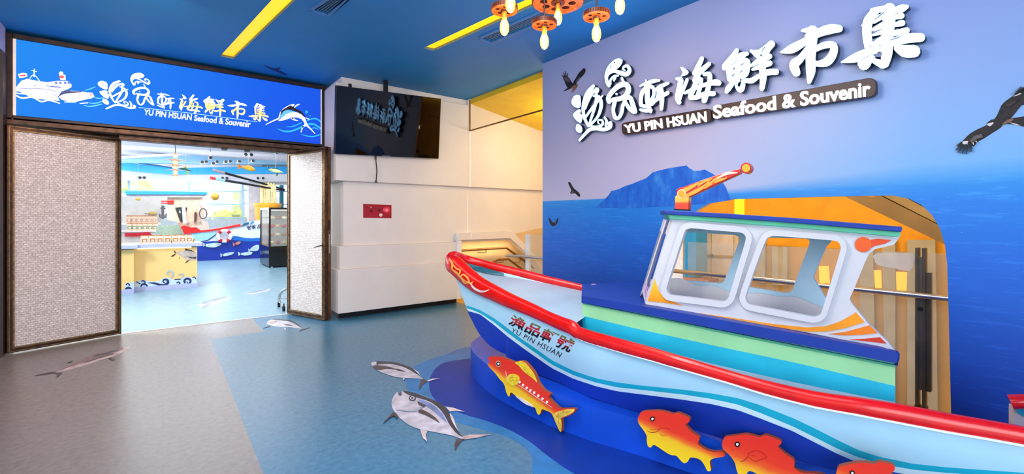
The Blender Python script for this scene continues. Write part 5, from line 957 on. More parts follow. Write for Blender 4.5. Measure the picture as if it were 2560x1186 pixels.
o = MB().prism([hx(1706, 694, .6), hx(1770, 702, .6), hx(1768, 716, .6), hx(1735, 712, .6), hx(1712, 703, .6)], (.3, 0, 0)).build('bench', mat('bench_rosy', (196, 140, 120), .5)); tag(o, 'low rosy brown bench beyond the front cabin window', 'bench')
struct(MB().prism([hx(1560, 480, .02), hx(1708, 480, .02), hx(1706, 705, .02), hx(1560, 690, .02)], (.01, 0, 0)).build('window_2', mat('bright_glazing', (238, 242, 250), .3, emit=.7, var=.1, vs=14)))
# ------------------------------------------------------------------ glass balustrade
bal = thing('glass_balustrade', 'glass balustrade with steel handrail and dark posts behind the mural opening', 'balustrade', (4.30, 2.2, 0))
glass = mat('balustrade_glass', (214, 206, 186), .08, var=0, alpha=.20)
yb = [5.25, 3.9, 2.6, 1.7, .78, -.5]
for k in range(5): MB().box((4.295, yb[k + 1] + .02, .05), (4.305, yb[k] - .02, 1.20)).build('pane', glass, bal)
MB().tube([(4.22, 5.6, .86), (4.22, 5.2, .88), (4.22, 2, .90), (4.22, -1.0, .905)], .021, 12).build('handrail', steel, bal, smooth=True)
gunm = mat('post_gunmetal', (84, 80, 76), .35, metal=.35, var=.15)
for y in (.785, .748):
    p = MB().box((4.27, y - .010, .10), (4.33, y + .010, 1.235)).build('post', gunm, bal, bevel=.003)
MB().box((4.272, .758, .22), (4.30, .775, 1.17)).build('post_cover', mat('post_cover_grey', (104, 100, 96), .3, metal=.6, var=.1), bal, bevel=.003); MB().box((4.28, .712, .22), (4.33, .737, 1.06)).build('post_cover', gunm, bal)
MB().box((4.26, .735, 0), (4.34, .80, .10)).build('post_foot', dark_metal, bal); MB().lathe([(.014, 0), (.016, .012)], (4.262, .7665, .80), 12, axis='X').build('bolt', black, bal)
MB().box((4.29, 5.14, .05), (4.33, 5.22, 1.20)).build('pane_end_reflection', mat('reflected_wall_white', (230, 230, 232), .4), bal)  # white box stands in for the wall's reflection in the end pane
MB().box((4.285, -1, 0), (4.315, 5.25, .05)).build('shoe', mat('brass_shoe', (170, 124, 60), .4, metal=.4), bal)
et = MB().prism([onX(x, y, 4.29) for x, y in smooth([(2190, 634), (2280, 634), (2286, 650), (2276, 678), (2240, 672), (2196, 664), (2186, 650)], 2)], (.004, 0, 0)).build('pane_reflection', mat('reflection_white', (226, 224, 220), .5, alpha=.55), bal)  # reflection on the glass, modelled as a pale see-through patch
# ------------------------------------------------------------------ hanging glass barrier at the ceiling edge
gb = thing('glass_barrier', 'yellow tinted glass barrier hanging from the ceiling edge beside the white wall', 'glass barrier', (4.15, 5.6, 3.2))
for y0, y1 in ((6.54, 5.94), (5.93, 4.46)): MB().box((4.145, y1, 2.945), (4.155, y0, CEIL - .002)).build('pane', mat('barrier_glass', (240, 206, 90), .06, var=0, alpha=.08), gb)
MB().box((4.14, 4.46, 2.93), (4.16, 6.54, 2.948)).build('edge_trim', mat('barrier_bronze', (120, 78, 20), .4, metal=.4), gb); MB().box((4.14, 6.535, 2.93), (4.16, 6.548, CEIL - .002)).build('wall_clip', mat('barrier_bronze', (120, 78, 20), .4, metal=.4), gb)
# ------------------------------------------------------------------ stair flight beside the television wall
ns = MB().box((3.96, 7.0, -1.6), (7.0, 7.2, 1.2)); ns.prism([onY(x, y, TY + .06) for x, y in ((1288, 585), (1400, 560), (1400, 740), (1345, 662))], (0, .4, 0)); struct(ns.build('wall_back', mat('stair_wall_cream', (226, 196, 150), .5, var=.03)))
ew = MB(); q = [onY(x, y, TY - .02) for x, y in ((1146, 584), (1282, 579), (1340, 640), (1338, 652), (1276, 596), (1146, 601))]; ew.prism(q, (0, .12, 0)); struct(ew.build('trim_6', white_wall, bevel=.004))
struct(MB().box((3.90, TY - .004, .09), (3.985, TY + .05, 1.19)).build('trim_7', mat('bright_wall_end', (240, 240, 244), .45)))
for k, (pth, lb) in enumerate((([(1152, 627), (1200, 624), (1266, 620), (1300, 645), (1345, 678)], 'upper brown wooden handrail on the stair wall behind the bow'), ([(1226, 668), (1232, 656), (1244, 650), (1271, 648), (1300, 670), (1340, 700)], 'lower curved brown handrail on the stair wall behind the bow'))):
    t = thing('stair_handrail', lb, 'handrail', onY(*pth[0], 6.85), 'handrails on the stair wall')
    MB().tube([onY(x, y, 6.85) for x, y in pth], .022, 8).build('rail', mat('brown_handrail', (110, 66, 26), .35, var=.2, coat=.4), t, smooth=True)
    if k == 0: bp = [[(1215, 624), (1215, 632), (1204, 632)], [(1302, 648), (1298, 657), (1290, 656)]]
    else: bp = [[(1258, 650), (1258, 657), (1250, 657)]]
    for b in bp:
        p = [onY(x, y, 6.86) for x, y in b]; MB().tube(p + [p[-1] + Vector((0, .15, 0))], .008, 6).build('bracket', mat('bronze_bracket', (150, 110, 60), .4, metal=.5), t)
stp = MB()
for k in range(6): stp.box((4.35 + .3 * k, 5.3, -.1), (4.65 + .3 * k, 7.0, .02 - .0 * k))
# ================================================================== the shop beyond the doorway
SCL = 3.62
struct(MB().box((-12, 7.3, SCL), (9, 23, SCL + .1)).build('ceiling', mat('shop_ceiling_white', (214, 206, 210), .6, var=.01)))
struct(MB().box((6.0, 7.6, 0), (6.2, 22, SCL)).build('wall_right', mat('shop_wall_white', (240, 240, 242), .55, var=.01)))
struct(MB().box((-12, 7.6, 0), (-11.8, 22, SCL)).build('wall_left', mat('shop_wall_white', (240, 240, 242), .55)))
WY = 21.0
struct(MB().box((-12, WY, 0), (6.2, WY + .2, .75)).box((-12, WY, 2.86), (6.2, WY + .2, SCL)).build('wall_back', mat('shop_wall_white', (240, 240, 242), .55)))
mull = mat('window_blue_grey', (170, 206, 226), .4)
def win(n, px, y):
    w = bpy.data.objects.new('window_%d' % n, None); COL.objects.link(w); w['kind'] = 'structure'; w.location = (onY(px[0], 545, y).x, y, .75); WORLD[w.name] = Vector(w.location)
    x0, x1 = onY(px[0], 545, y).x, onY(px[1], 545, y).x
    f = MB()
    for x in (x0 + .001, x1 - .031): f.box((x, y, .75), (x + .03, y + .08, 2.86))
    for yy in (478, 511, 545): z = onY((px[0] + px[1]) / 2, yy, y).z; f.box((x0 + .04, y + .02, z - .02), (x1 - .04, y + .08, z + .02))
    f.build('frame', mull, w)
    MB().box((x0 + .04, y + .045, .75), (x1 - .04, y + .055, 2.86)).build('pane', mat('window_pane', (220, 236, 246), .05, var=0, alpha=.10), w)
win(3, (200, 322), WY); win(4, (322, 472), WY); win(5, (472, 607), WY); win(6, (607, 760), WY)
struct(MB().box((onY(622, 500, WY - .55).x, WY - .5, 0), (onY(655, 500, WY - .55).x, WY - .05, SCL)).build('pillar_white', mat('pillar_pale', (216, 214, 222), .5)))
struct(MB().box((onY(701, 500, WY - .5).x, WY - .5, 0), (onY(709, 500, WY - .5).x, WY - .3, 2.8)).build('pillar_teal', mat('pillar_teal', (16, 118, 150), .5)))
# ceiling bands
sb = mat('soffit_pale_blue', (140, 188, 216), .5, var=.03); sc_ = mat('soffit_cyan', (36, 168, 238), .5, var=.04); sw = mat('soffit_white', (228, 226, 232), .55, var=.01)
struct(MB().prism([onY(x, y, 19.2) for x, y in ((300, 392), (740, 368), (740, 411), (520, 410), (300, 406))], (0, .3, 0)).build('beam', sb))
struct(MB().prism([onY(x, y, 19.1) for x, y in ((300, 391), (740, 366), (740, 374), (300, 397))], (0, .08, 0)).build('trim_8', sw))
struct(MB().prism([onY(x, y, 19.7) for x, y in ((300, 405), (430, 420), (740, 416), (740, 434), (430, 436), (300, 424))], (0, .3, 0)).build('beam', sc_))
struct(MB().prism([onY(x, y, 19.6) for x, y in ((336, 404), (430, 418), (430, 420.5), (330, 407))], (0, .08, 0)).build('trim_9', mat('soffit_line', (20, 90, 130), .5)))
struct(MB().prism([onY(x, y, 20.2) for x, y in ((300, 422), (410, 433), (740, 430), (740, 455), (300, 450))], (0, .4, 0)).build('beam', sw))
struct(MB().prism([onY(x, y, 20.05) for x, y in ((460, 431), (740, 429), (740, 435), (460, 437))], (0, .06, 0)).build('trim_10', mat('cove_glow', (255, 252, 246), .5, emit=.7)))
# ------------------------------------------------------------------ outside: hillside and pale houses
hl = bpy.data.materials.new('sunny_hillside'); t = NT(hl); nn = t.noise(t.obj(), .9, 6, .75); t.link(t.ramp(nn, [(.34, (120, 168, 60)), (.5, (206, 226, 130)), (.62, (240, 244, 206))]), t.b.inputs['Base Color']); t.b.inputs['Roughness'].default_value = .9
hm = MB(); pr_ = None
for k in range(26):
    x = -40 + 2.4 * k; z = 7.5 + 2.2 * math.sin(k * .5) + 1.1 * math.sin(k * 1.3) - max(0, k - 14) * .45; i = len(hm.v)
    hm.v += [Vector((x, 52, -3)), Vector((x, 54, z * .6)), Vector((x, 60, z))]
    if pr_ is not None:
        for j in range(2): hm.f.append((pr_ + j, i + j, i + j + 1, pr_ + j + 1)); hm.m.append(0)
    pr_ = i
o = hm.build('hillside', hl, smooth=True); o['kind'] = 'structure'
bl_ = mat('outside_house', (250, 250, 250), .7, var=.02); bw_ = mat('outside_window', (196, 206, 220), .4)
for k, (x, w, h) in enumerate(((-9.5, 5.0, 3.3), (-3.6, 4.4, 3.0), (2.0, 5.2, 4.3), (8.0, 5, 4.0))):
    t = thing('house', ['white apartment house outside the leftmost shop window', 'lower white house outside, behind the toy boat roof', 'white house outside the window right of the boat cabin', 'pale house outside behind the noodle cup'][k], 'house', (x, 44, -2), 'houses outside the shop windows')
    MB().box((x - w / 2, 44, -2), (x + w / 2, 48, h)).build('walls', bl_, t)
    for i in range(3):
        for j in range(4): MB().box((x - w / 2 + .5 + i * w / 3.2, 43.95, -1 + j * 1.7), (x - w / 2 + 1.4 + i * w / 3.2, 44, -.1 + j * 1.7)).build('window', bw_, t)
bs = mat('outside_shrub', (214, 232, 90), .9, var=.35, vs=3)
mb = MB()
for k, px in enumerate((537, 549, 561, 573, 585, 597)):
    p = onY(px, 538, 24.75)
    for j in range(7): mb.ball(p + Vector((random.uniform(-.25, .25), random.uniform(-.2, .2), random.uniform(-.5, .0 + .05 * (k % 3)))), random.uniform(.18, .28), n=8)
    mb.ball((p.x, p.y, .55), .35, n=8, sc=(1, .8, 2.0))
o = mb.build('hedge', bs, smooth=True); tag(o, 'yellow green hedge outside the shop window right of the toy boat cabin', 'hedge')
struct(MB().box((-14, 24.0, 0), (9, 24.15, onY(565, 547, 24).z)).build('wall_outside', mat('outside_parapet', (246, 246, 246), .6)))
struct(MB().box((-14, 23.9, -.12), (14, 44, -.02)).build('ground', mat('outside_ground', (214, 214, 206), .8)))
# ------------------------------------------------------------------ counter with printed waves
ct = thing('counter', 'cream shop counter with printed waves and a tuna, lavender top', 'counter', (.1, 11.5, 0))
cream_m = mat('counter_cream', (255, 210, 132), .45, var=.01); lav = mat('counter_lavender', (186, 190, 226), .4, var=.02)
xl, xr = onY(336, 600, 11.5).x, onY(493, 600, 11.5).x
MB().box((xl, 11.5, .09), (xr, 12.3, .84)).build('body', cream_m, ct); MB().box((-2.2, 11.28, .09), (xl, 12.1, .84)).build('wing', cream_m, ct)
MB().box((xl - .0, 11.49, 0), (xr + .01, 12.3, .09)).box((-2.2, 11.27, 0), (xl, 12.1, .09)).build('plinth', lav, ct)
MB().box((xl + .06, 11.40, .86), (xr + .09, 12.4, .93)).box((-2.2, 11.16, .86), (xl + .06, 12.4, .93)).build('worktop', lav, ct, bevel=.006)
MB().box((xl + .04, 11.45, .835), (xr - .1, 11.5, .86)).build('glow_strip', mat('under_counter_glow', (255, 248, 220), .4, emit=1.0), ct)
cy = lambda x, y, h=.004: onY(x, y, (11.28 if x < 336 else 11.5) - h)
ZCn = lambda p: [(300 + a * .13489, 580 + b * .13489, c * .13489) for a, b, c in p]; ZCq = lambda p: zoom(p, 300, 580, .13489)
wb = MB(); 
edge_ = [(270, 930), (340, 905), (430, 890), (520, 915), (640, 925), (740, 905), (800, 860), (880, 850), (940, 865), (1000, 900), (1040, 870), (1120, 870), (1180, 840), (1260, 835), (1330, 850), (1415, 830)]
wb.prism([cy(*p) for p in ZCq(edge_ + [(1418, 955), (1000, 985), (600, 1020), (285, 1045)])], (0, .003, 0)); wb.prism([cy(*p) for p in ZCq([(88, 960), (150, 945), (260, 935), (262, 1100), (88, 1110)])], (0, .003, 0)); wb.build('wave_band', mat('wave_band_pale', (206, 226, 244), .45), ct)
dwv = mat('wave_ink', (24, 44, 104), .45); wv = MB()
for s in ([(530, 945, 10), (640, 955, 34), (740, 985, 40), (830, 985, 44), (890, 940, 50), (870, 890, 40), (810, 890, 30), (800, 930, 20), (830, 945, 18)], [(390, 1010, 26), (410, 980, 32), (460, 970, 34), (500, 1000, 30), (495, 1025, 20)], [(400, 920, 20), (430, 908, 24), (465, 930, 22), (455, 950, 16)], [(1200, 940, 40), (1195, 900, 40), (1240, 870, 40), (1300, 890, 42), (1300, 940, 36), (1260, 960, 24), (1240, 930, 18)], [(1050, 950, 16), (1080, 930, 20), (1110, 950, 22), (1090, 978, 18)], [(1345, 850, 16), (1380, 838, 18), (1405, 870, 16)], [(310, 930, 20), (370, 965, 18)], [(1020, 885, 22), (1120, 880, 20)]): MB().ribbon(ZCn(s), 0, lambda x, y: cy(x, y, .008), (0, .002, 0)).build('wave_print', dwv, ct)
for s in ([(100, 1100, 30), (110, 1060, 40), (160, 1040, 44), (210, 1070, 40), (200, 1095, 30)], [(110, 985, 18), (140, 960, 22), (175, 980, 20), (165, 1005, 14)]): MB().ribbon(ZCn(s), 0, lambda x, y: onY(x, y, 11.272), (0, .002, 0)).build('wave_print', dwv, ct)

gw = MB()
for s in ([(870, 790, 14), (880, 750, 26), (930, 730, 30), (980, 760, 34), (970, 830, 30), (945, 860, 18)], [(890, 800, 20), (920, 790, 14)], [(1090, 810, 14), (1110, 785, 20), (1160, 785, 24), (1175, 820, 24), (1130, 855, 16)]): gw.ribbon(ZCn(s), 0, lambda x, y: cy(x, y, .008), (0, .002, 0))
gw.build('wave_curl', mat('wave_grey', (180, 190, 200), .45), ct)
tp = MB(); tp.prism([cy(*p, .006) for p in ZCq([(1045, 385), (1120, 360), (1200, 345), (1280, 335), (1370, 360), (1420, 420), (1430, 490), (1400, 520), (1320, 530), (1220, 510), (1140, 460), (1080, 420)])], (0, .002, 0)); tp.build('tuna_print', mat('tuna_greige', (196, 176, 164), .45, var=.15, vs=12), ct)
tk = MB()
for p in ([(1200, 345), (1220, 305), (1260, 325), (1330, 340), (1400, 390), (1340, 365), (1260, 350)], [(990, 335), (1040, 380), (1035, 400), (1010, 385)], [(930, 465), (1000, 415), (1035, 400), (1000, 450)], [(1200, 580), (1250, 530), (1290, 515), (1240, 570)], [(1085, 490), (1110, 475), (1105, 495)], [(1230, 450), (1340, 475), (1420, 460), (1400, 500), (1300, 490)]): tk.prism([cy(*q, .009) for q in ZCq(p)], (0, .002, 0))
tk.build('tuna_ink', mat('tuna_ink', (54, 44, 40), .45), ct)
# pouches on the counter
pbody = mat('pouch_cream', (244, 214, 186), .5, var=.05, vs=20); plab = mat('pouch_label_brown', (196, 116, 60), .5, var=.2, vs=30); pwin = mat('pouch_label_white', (250, 240, 232), .5)
def pouch(cx, y, z, w, h, top, label, group):
    t = thing('pouch', label, 'snack pouch', (cx, y, z), group); b = MB(); rows = []
    for u, ww, dd in ((0, .46, .22), (.12, .5, .24), (.6, .5, .18), (.88, .49, .05), (1, .49, .02)): rows.append([Vector((cx + sx * w * ww, y + sy * w * dd, z + h * u)) for sx, sy in ((-1, -1), (1, -1), (1, 1), (-1, 1))])
    for a, c in zip(rows, rows[1:]):
        for k in range(4): b.face([a[k], a[(k + 1) % 4], c[(k + 1) % 4], c[k]])
    b.face(rows[0]).face(rows[-1]); b.build('bag', pbody, t)
    l = MB(); l.face([(cx - w * .36, y - w * .25, z + h * .2), (cx + w * .36, y - w * .25, z + h * .2), (cx + w * .36, y - w * .215, z + h * .62), (cx - w * .36, y - w * .215, z + h * .62)]); l.build('label', top, t)
    l = MB(); l.face([(cx - w * .16, y - w * .256, z + h * .26), (cx + w * .2, y - w * .256, z + h * .26), (cx + w * .2, y - w * .236, z + h * .5), (cx - w * .16, y - w * .236, z + h * .5)]); l.build('picture', pwin, t)
    l = MB(); l.box((cx - w * .42, y - w * .06, z + h * .93), (cx + w * .42, y + w * .06, z + h * 1.03)); l.build('header', plab, t)
od = ['leftmost', 'second from the left', 'third from the left', 'middle', 'third from the right', 'second from the right', 'rightmost']
for k, px in enumerate((361, 381, 400, 419, 439, 456, 473)):
    p = onY(px, 600, 11.62); pouch(p.x, 11.62, .931, .112, .165, plab, 'cream snack pouch on the counter edge, %s of seven' % od[k], 'pouches on the counter edge')
# tiered rack with two rows of packs behind
rk = thing('display_rack', 'white tiered rack of snack packs behind the counter left end', 'rack', (-.2, 13.0, .0))
rw = mat('rack_white', (240, 238, 240), .45); x0, x1 = onY(300, 560, 13.2).x, onY(402, 560, 13.2).x
zr = [onY(350, 577, 13.2).z, onY(350, 558.5, 13.45).z]
MB().box((x0, 13.1, zr[0] - .03), (x1, 13.5, zr[0])).build('shelf', rw, rk); MB().box((x0, 13.38, zr[1] - .03), (x1, 13.7, zr[1])).build('shelf', rw, rk); MB().box((x0, 13.15, 0), (x1, 13.7, zr[0] - .03)).build('base', rw, rk)
MB().box((x0, 13.68, zr[1]), (x1, 13.72, zr[1] + .62)).build('back_board', mat('rack_back', (232, 234, 232), .5, var=.03), rk)
o = MB().prism([onY(x, y, 13.07) for x, y in ((312, 583), (345, 583), (372, 580), (380, 588), (345, 592), (312, 592))], (0, .02, 0)).build('rack_banner', mat('banner_red', (206, 24, 44), .5)); tag(o, 'short red banner along the rack foot behind the counter', 'banner')
for r in range(2):
    for k in range(6):
        px = (322, 334, 347, 360, 373, 386)[k] + (2 if r == 0 else 0); y = (13.22, 13.5)[r]; p = onY(px, 560, y)
        pouch(p.x, y, zr[r] + .001, .102, .17, mat('pack_green', (130, 160, 120), .5, var=.3, vs=30) if r == 0 else mat('pack_rose', (226, 150, 130), .5, var=.3, vs=30), '%s pack on the %s rack shelf, %s' % (('green printed', 'rosy printed')[r], ('lower', 'upper')[r], ['leftmost of six', 'second of six', 'third of six', 'fourth of six', 'fifth of six', 'rightmost of six'][k]), 'packs on the tiered rack')
# printed fish on the back board, fishing net, anchor
def hang_fish(name, label, body, bm, fins, fm, y, th=.12, string=None, group=None):
    P = [onY(*p, y) for p in smooth(body, 2)]; c = sum(P, Vector()) / len(P); t = thing(name, label, 'hanging fish', c, group); n = len(P)
    mb = MB(); rings = []
    for s in (-1, -.55, 0, .55, 1):
        k = math.sqrt(max(0, 1 - s * s * .94)); rings.append([c + (p - c) * (.55 + .45 * k) + Vector((0, s * th / 2, 0)) for p in P])
    for a, b in zip(rings, rings[1:]):
        for k in range(n): mb.face([a[k], a[(k + 1) % n], b[(k + 1) % n], b[k]])
    mb.flat(rings[0]).flat(rings[-1]); mb.build('body', bm, t, smooth=True)
    for nm, f in fins: MB().prism([onY(*p, y) - Vector((0, .01, 0)) for p in f], (0, .02, 0)).build(nm, fm, t)
    if string:
        MB().tube([c, Vector((c.x, c.y, SCL))], .004, 5).build('string', mat('pale_string', (200, 200, 205), .5), t)
Z4 = lambda p: zoom(p, 500, 350, .14337)
hang_fish('hanging_fish', 'orange hanging fish under the shop ceiling', Z4([(715, 470), (760, 460), (830, 445), (900, 465), (950, 500), (965, 530), (930, 550), (860, 540), (780, 515), (730, 490)]), mat('hang_orange', (240, 150, 40), .4, var=.25, vs=4), [('tail_fin', Z4([(650, 430), (690, 425), (720, 465), (715, 485), (690, 505), (655, 505), (670, 465)])), ('back_fin', Z4([(760, 462), (830, 435), (900, 460), (830, 455)]))], mat('hang_fin_orange', (214, 110, 20), .4, var=.2), 12.4, string=1, group='fish hanging in the shop')
hang_fish('hanging_fish', 'yellow and green hanging fish nearest the right door leaf', Z4([(1190, 510), (1250, 505), (1340, 515), (1400, 540), (1455, 570), (1390, 580), (1300, 570), (1230, 545)]), mat('hang_lemon', (226, 226, 150), .4, var=.2, vs=4), [('tail_fin', Z4([(1170, 455), (1185, 455), (1230, 515), (1200, 530)])), ('back_fin', Z4([(1240, 510), (1270, 480), (1300, 505), (1340, 482), (1380, 535), (1300, 520)])), ('belly_fin', Z4([(1330, 575), (1360, 580), (1350, 630), (1330, 620)]))], mat('hang_fin_green', (30, 96, 70), .4, var=.25), 12.0, string=1, group='fish hanging in the shop')
Z3 = lambda p: zoom(p, 310, 330, .14332)
hang_fish('hanging_fish', 'dark green hanging fish with yellow tail beside the shell chandelier', Z3([(950, 645), (1010, 625), (1080, 630), (1150, 665), (1200, 690), (1120, 680), (1030, 665)]), mat('hang_dark_green', (40, 84, 84), .4, var=.3, vs=5), [('back_fin', Z3([(1040, 630), (1070, 595), (1110, 640)])), ('belly_fin', Z3([(1085, 670), (1120, 665), (1130, 740), (1090, 760), (1100, 720)]))], mat('hang_fin_yellow', (206, 196, 60), .4, var=.2), 12.8, string=1, group='fish hanging in the shop')
Z5 = lambda p: zoom(p, 300, 470, .14332)
hang_fish('mounted_fish', 'tan mounted fish over the snack rack', Z5([(470, 450), (530, 420), (590, 405), (630, 430), (640, 455), (600, 460), (540, 465)]), mat('mounted_tan', (190, 160, 96), .4, var=.25, vs=5), [('tail_fin', Z5([(420, 445), (480, 452), (450, 468)]))], mat('mounted_fin', (110, 110, 110), .4), 13.62)
hang_fish('hanging_fish', 'small golden hanging fish at the left edge of the doorway', Z5([(268, 190), (300, 175), (345, 178), (360, 205), (330, 225), (280, 215)]), mat('hang_gold', (226, 170, 60), .4, var=.2), [('tail_fin', Z5([(340, 178), (358, 172), (350, 195)]))], mat('hang_gold_fin', (120, 90, 40), .4), 13.4, string=1, group='fish hanging in the shop')
nt = bpy.data.materials.new('fishing_net'); q = NT(nt); wv_ = q.add('ShaderNodeTexChecker'); wv_.inputs['Scale'].default_value = 60; q.link(q.obj(), wv_.inputs['Vector']); wv_.inputs['Color1'].default_value = lin((132, 160, 142)); wv_.inputs['Color2'].default_value = lin((172, 190, 168)); q.link(wv_.outputs[0], q.b.inputs['Base Color']); q.b.inputs['Roughness'].default_value = .8
P = onY(424, 592, 12.18); mb = MB().lathe([(.30, 0), (.27, .12), (.22, .26), (.18, .34), (.165, .36), (.14, .3)], (P.x, 12.18, .93), 20); o = mb.build('net_trap', nt, smooth=True); tag(o, 'grey green net trap standing on the counter behind the pouches', 'net trap')
P = onY(437, 585, 11.85); mb = MB(); 
mb.tube([(P.x - .16, 11.8, .955), (P.x, 11.8, 1.0), (P.x + .14, 11.8, 1.04)], [.03, .045, .05], 8); o = mb.build('dried_fish', mat('dried_fish_orange', (240, 150, 20), .5, var=.2), smooth=True); tag(o, 'orange dried fish lying against the net trap', 'dried fish')
P = onY(472, 590, 11.9); mb = MB()
for k in range(5): mb.tube([(P.x - .05 + .03 * k, 11.95, .93), (P.x - .09 + .05 * k, 11.9, 1.02 + .03 * (k % 2))], [.025, .008], 6)
o = mb.build('dried_squid', mat('squid_amber', (232, 158, 60), .5, var=.2), smooth=True); tag(o, 'amber dried squid upright behind the right end of the pouch row', 'dried squid')
an = thing('anchor', 'grey toy anchor on the white wall above the net trap', 'anchor', onY(407, 540, 13.6)); ay = lambda x, y: onY(x, y, 13.6); am = mat('anchor_grey', (120, 116, 124), .5)
MB().tube([ay(407, 514), ay(407, 543)], .03, 8).build('shank', am, an); MB().tube([ay(401, 521), ay(414, 521)], .022, 8).build('stock', am, an); MB().tube([ay(398, 535), ay(401, 542), ay(407, 545), ay(413, 542), ay(417, 534)], [.012, .03, .035, .03, .012], 8).build('arms', am, an)
# ------------------------------------------------------------------ big toy boat in the shop
BY = 18.4
sbt = thing('toy_boat', 'large blue and white wooden boat with beige wheelhouse inside the shop', 'boat', (.8, BY, 0))
Zb = lambda p: zoom(p, 480, 480, .16869); by = lambda x, y, o=0: onY(x, y, BY - o)
def bp_(name, px, m, dep=.5, o=0): return MB().prism([by(*p, o) for p in px], (0, dep + o, 0)).build(name, m, sbt)
wv2 = mat('toy_white', (226, 234, 248), .45, var=.02); nv2 = mat('toy_navy', (14, 52, 164), .45, var=.08, vs=2); md2 = mat('toy_mid_blue', (20, 110, 204), .45); lb2 = mat('toy_light_blue', (160, 214, 240), .45)
bp_('hull', [(300, 600), (430, 600), (480, 582)] + Zb([(0, 600), (300, 560), (720, 490), (900, 450), (1000, 425)]) + [(720, 545), (722, 652), (430, 655), (300, 655)], wv2, .55)
bp_('bottom_paint', Zb([(-300, 760), (0, 770), (150, 750), (300, 730), (480, 735), (570, 715), (700, 725), (850, 740), (1000, 730), (1400, 700), (1400, 1010), (-300, 1030)]), nv2, .3, .01)
bp_('mid_band', Zb([(570, 665), (650, 655), (800, 685), (900, 690), (1000, 680), (1400, 640), (1400, 700), (1000, 730), (850, 740), (700, 725), (560, 712)]), md2, .2, .02)
bp_('light_band', Zb([(-300, 640), (0, 615), (200, 610), (380, 600), (330, 650), (220, 715), (120, 735), (-300, 720)]), lb2, .2, .015)
bp_('edge_line', Zb([(130, 735), (230, 715), (300, 665), (390, 600), (395, 606), (310, 675), (240, 725), (140, 745)]), mat('toy_line', (30, 70, 120), .5), .2, .025)
bp_('rail', [(300, 583), (420, 587)] + Zb([(0, 588), (300, 555), (500, 520), (720, 478), (725, 508), (500, 548), (300, 582), (0, 612)]) + [(420, 592), (300, 592)], mat('toy_red', (222, 26, 24), .4), .3, .05)
bp_('step', Zb([(-120, 500), (0, 530), (60, 525), (160, 590), (0, 610), (-220, 600), (-220, 540)]), mat('toy_red', (222, 26, 24), .4), .2, .04)
bp_('bow_stripe', Zb([(725, 505), (780, 465), (850, 450), (835, 480), (760, 505)]), mat('toy_deep_teal', (20, 92, 130), .45), .2, .05); bp_('bow_stripe', Zb([(860, 475), (885, 440), (920, 432), (900, 468)]), mat('toy_sky', (60, 150, 200), .45), .2, .05)
f = quadmap(Zb([(812, 505)])[0], Zb([(1110, 465)])[0], Zb([(1112, 525)])[0], Zb([(820, 568)])[0]); MB().add(text2d('號軒品漁', .02), lambda u, v: by(*f(u, v), .02), 0).build('name_lettering', mat('toy_name_navy', (26, 44, 84), .45), sbt)
# wheelhouse
bg = mat('toy_beige', (236, 206, 178), .5, var=.03)
Z5q = lambda p: zoom(p, 300, 470, .14332)
bp_('wheelhouse', Z5q([(825, 170), (1440, 165), (1480, 640), (1040, 690), (985, 590), (830, 560)]), bg, .5, -.05); bp_('deck_house', Z5q([(1000, 610), (1535, 590), (1560, 740), (1250, 760), (1030, 700)]), mat('toy_cream', (240, 220, 204), .5), .4, -.05)
bp_('roof', Z5q([(100, 60), (850, 62), (1520, 72), (1525, 118), (850, 112), (100, 112)]), mat('toy_roof_blue', (26, 136, 220), .45, var=.06), .7, .2); bp_('roof_trim', Z5q([(100, 112), (850, 112), (1525, 118), (1460, 165), (850, 165), (100, 165)]), mat('toy_trim', (226, 214, 210), .5), .6, .1)
bp_('window', Z5q([(960, 345), (1100, 335), (1175, 345), (1110, 600), (1050, 590)]), mat('toy_window_dark', (36, 34, 36), .2), .06, -.02)
f = quadmap(Z5q([(1025, 378)])[0], Z5q([(1062, 376)])[0], Z5q([(1064, 442)])[0], Z5q([(1030, 445)])[0]); MB().add(text2d('6', .02), lambda u, v: by(*f(u, v), -.012), 0).build('number', mat('toy_number', (190, 190, 190), .5), sbt)
for q in ([(820, 230), (945, 225), (940, 280), (820, 285)],): 
    bp_('red_stripe', Z5q([(700, 225), (945, 222), (944, 243), (700, 243)]), mat('toy_red', (222, 26, 24), .4), .05, 0); bp_('red_stripe', Z5q([(700, 258), (940, 258), (938, 282), (700, 275)]), mat('toy_red', (222, 26, 24), .4), .05, 0)
MB().tube([by(*Z5q([(1100, 215)])[0], .1), by(*Z5q([(1130, 620)])[0], .1)], .05, 8).build('mast', wv2, sbt)
for a, b in (((1330, 215), (1470, 650)), ((1400, 210), (1540, 520)), ((1460, 205), (1620, 560))): MB().tube([by(*Z5q([a])[0], .15), by(*Z5q([b])[0], .15)], .03, 6).build('stay', mat('toy_stay', (236, 226, 224), .4), sbt)
MB().ball(by(*Z4([(262, 990)])[0], .3), .12, n=14).build('roof_lamp', mat('toy_lamp_gold', (214, 160, 60), .3, metal=.5), sbt, smooth=True)
MB().tube([by(*Z4([(150, 950)])[0], .3), by(*Z4([(230, 985)])[0], .3)], .04, 8).build('lamp_arm', bg, sbt)
wl = MB(); c = by(*Z5q([(1450, 450)])[0], .25)
for k in range(18): a, b = 2 * math.pi * k / 18, 2 * math.pi * (k + 1) / 18; wl.tube([c + Vector((.10 * math.cos(a), 0, .17 * math.sin(a))), c + Vector((.10 * math.cos(b), 0, .17 * math.sin(b)))], .02, 5)
wl.build('wheel', mat('toy_wheel', (96, 80, 76), .5), sbt)
bp_('bollard', Z5q([(1300, 430), (1330, 420), (1345, 470), (1330, 590), (1295, 590)]), mat('toy_dark_brown', (96, 56, 46), .5), .1, .02)
fw = mat('toy_fish_white', (200, 226, 236), .45, var=.15, vs=6)
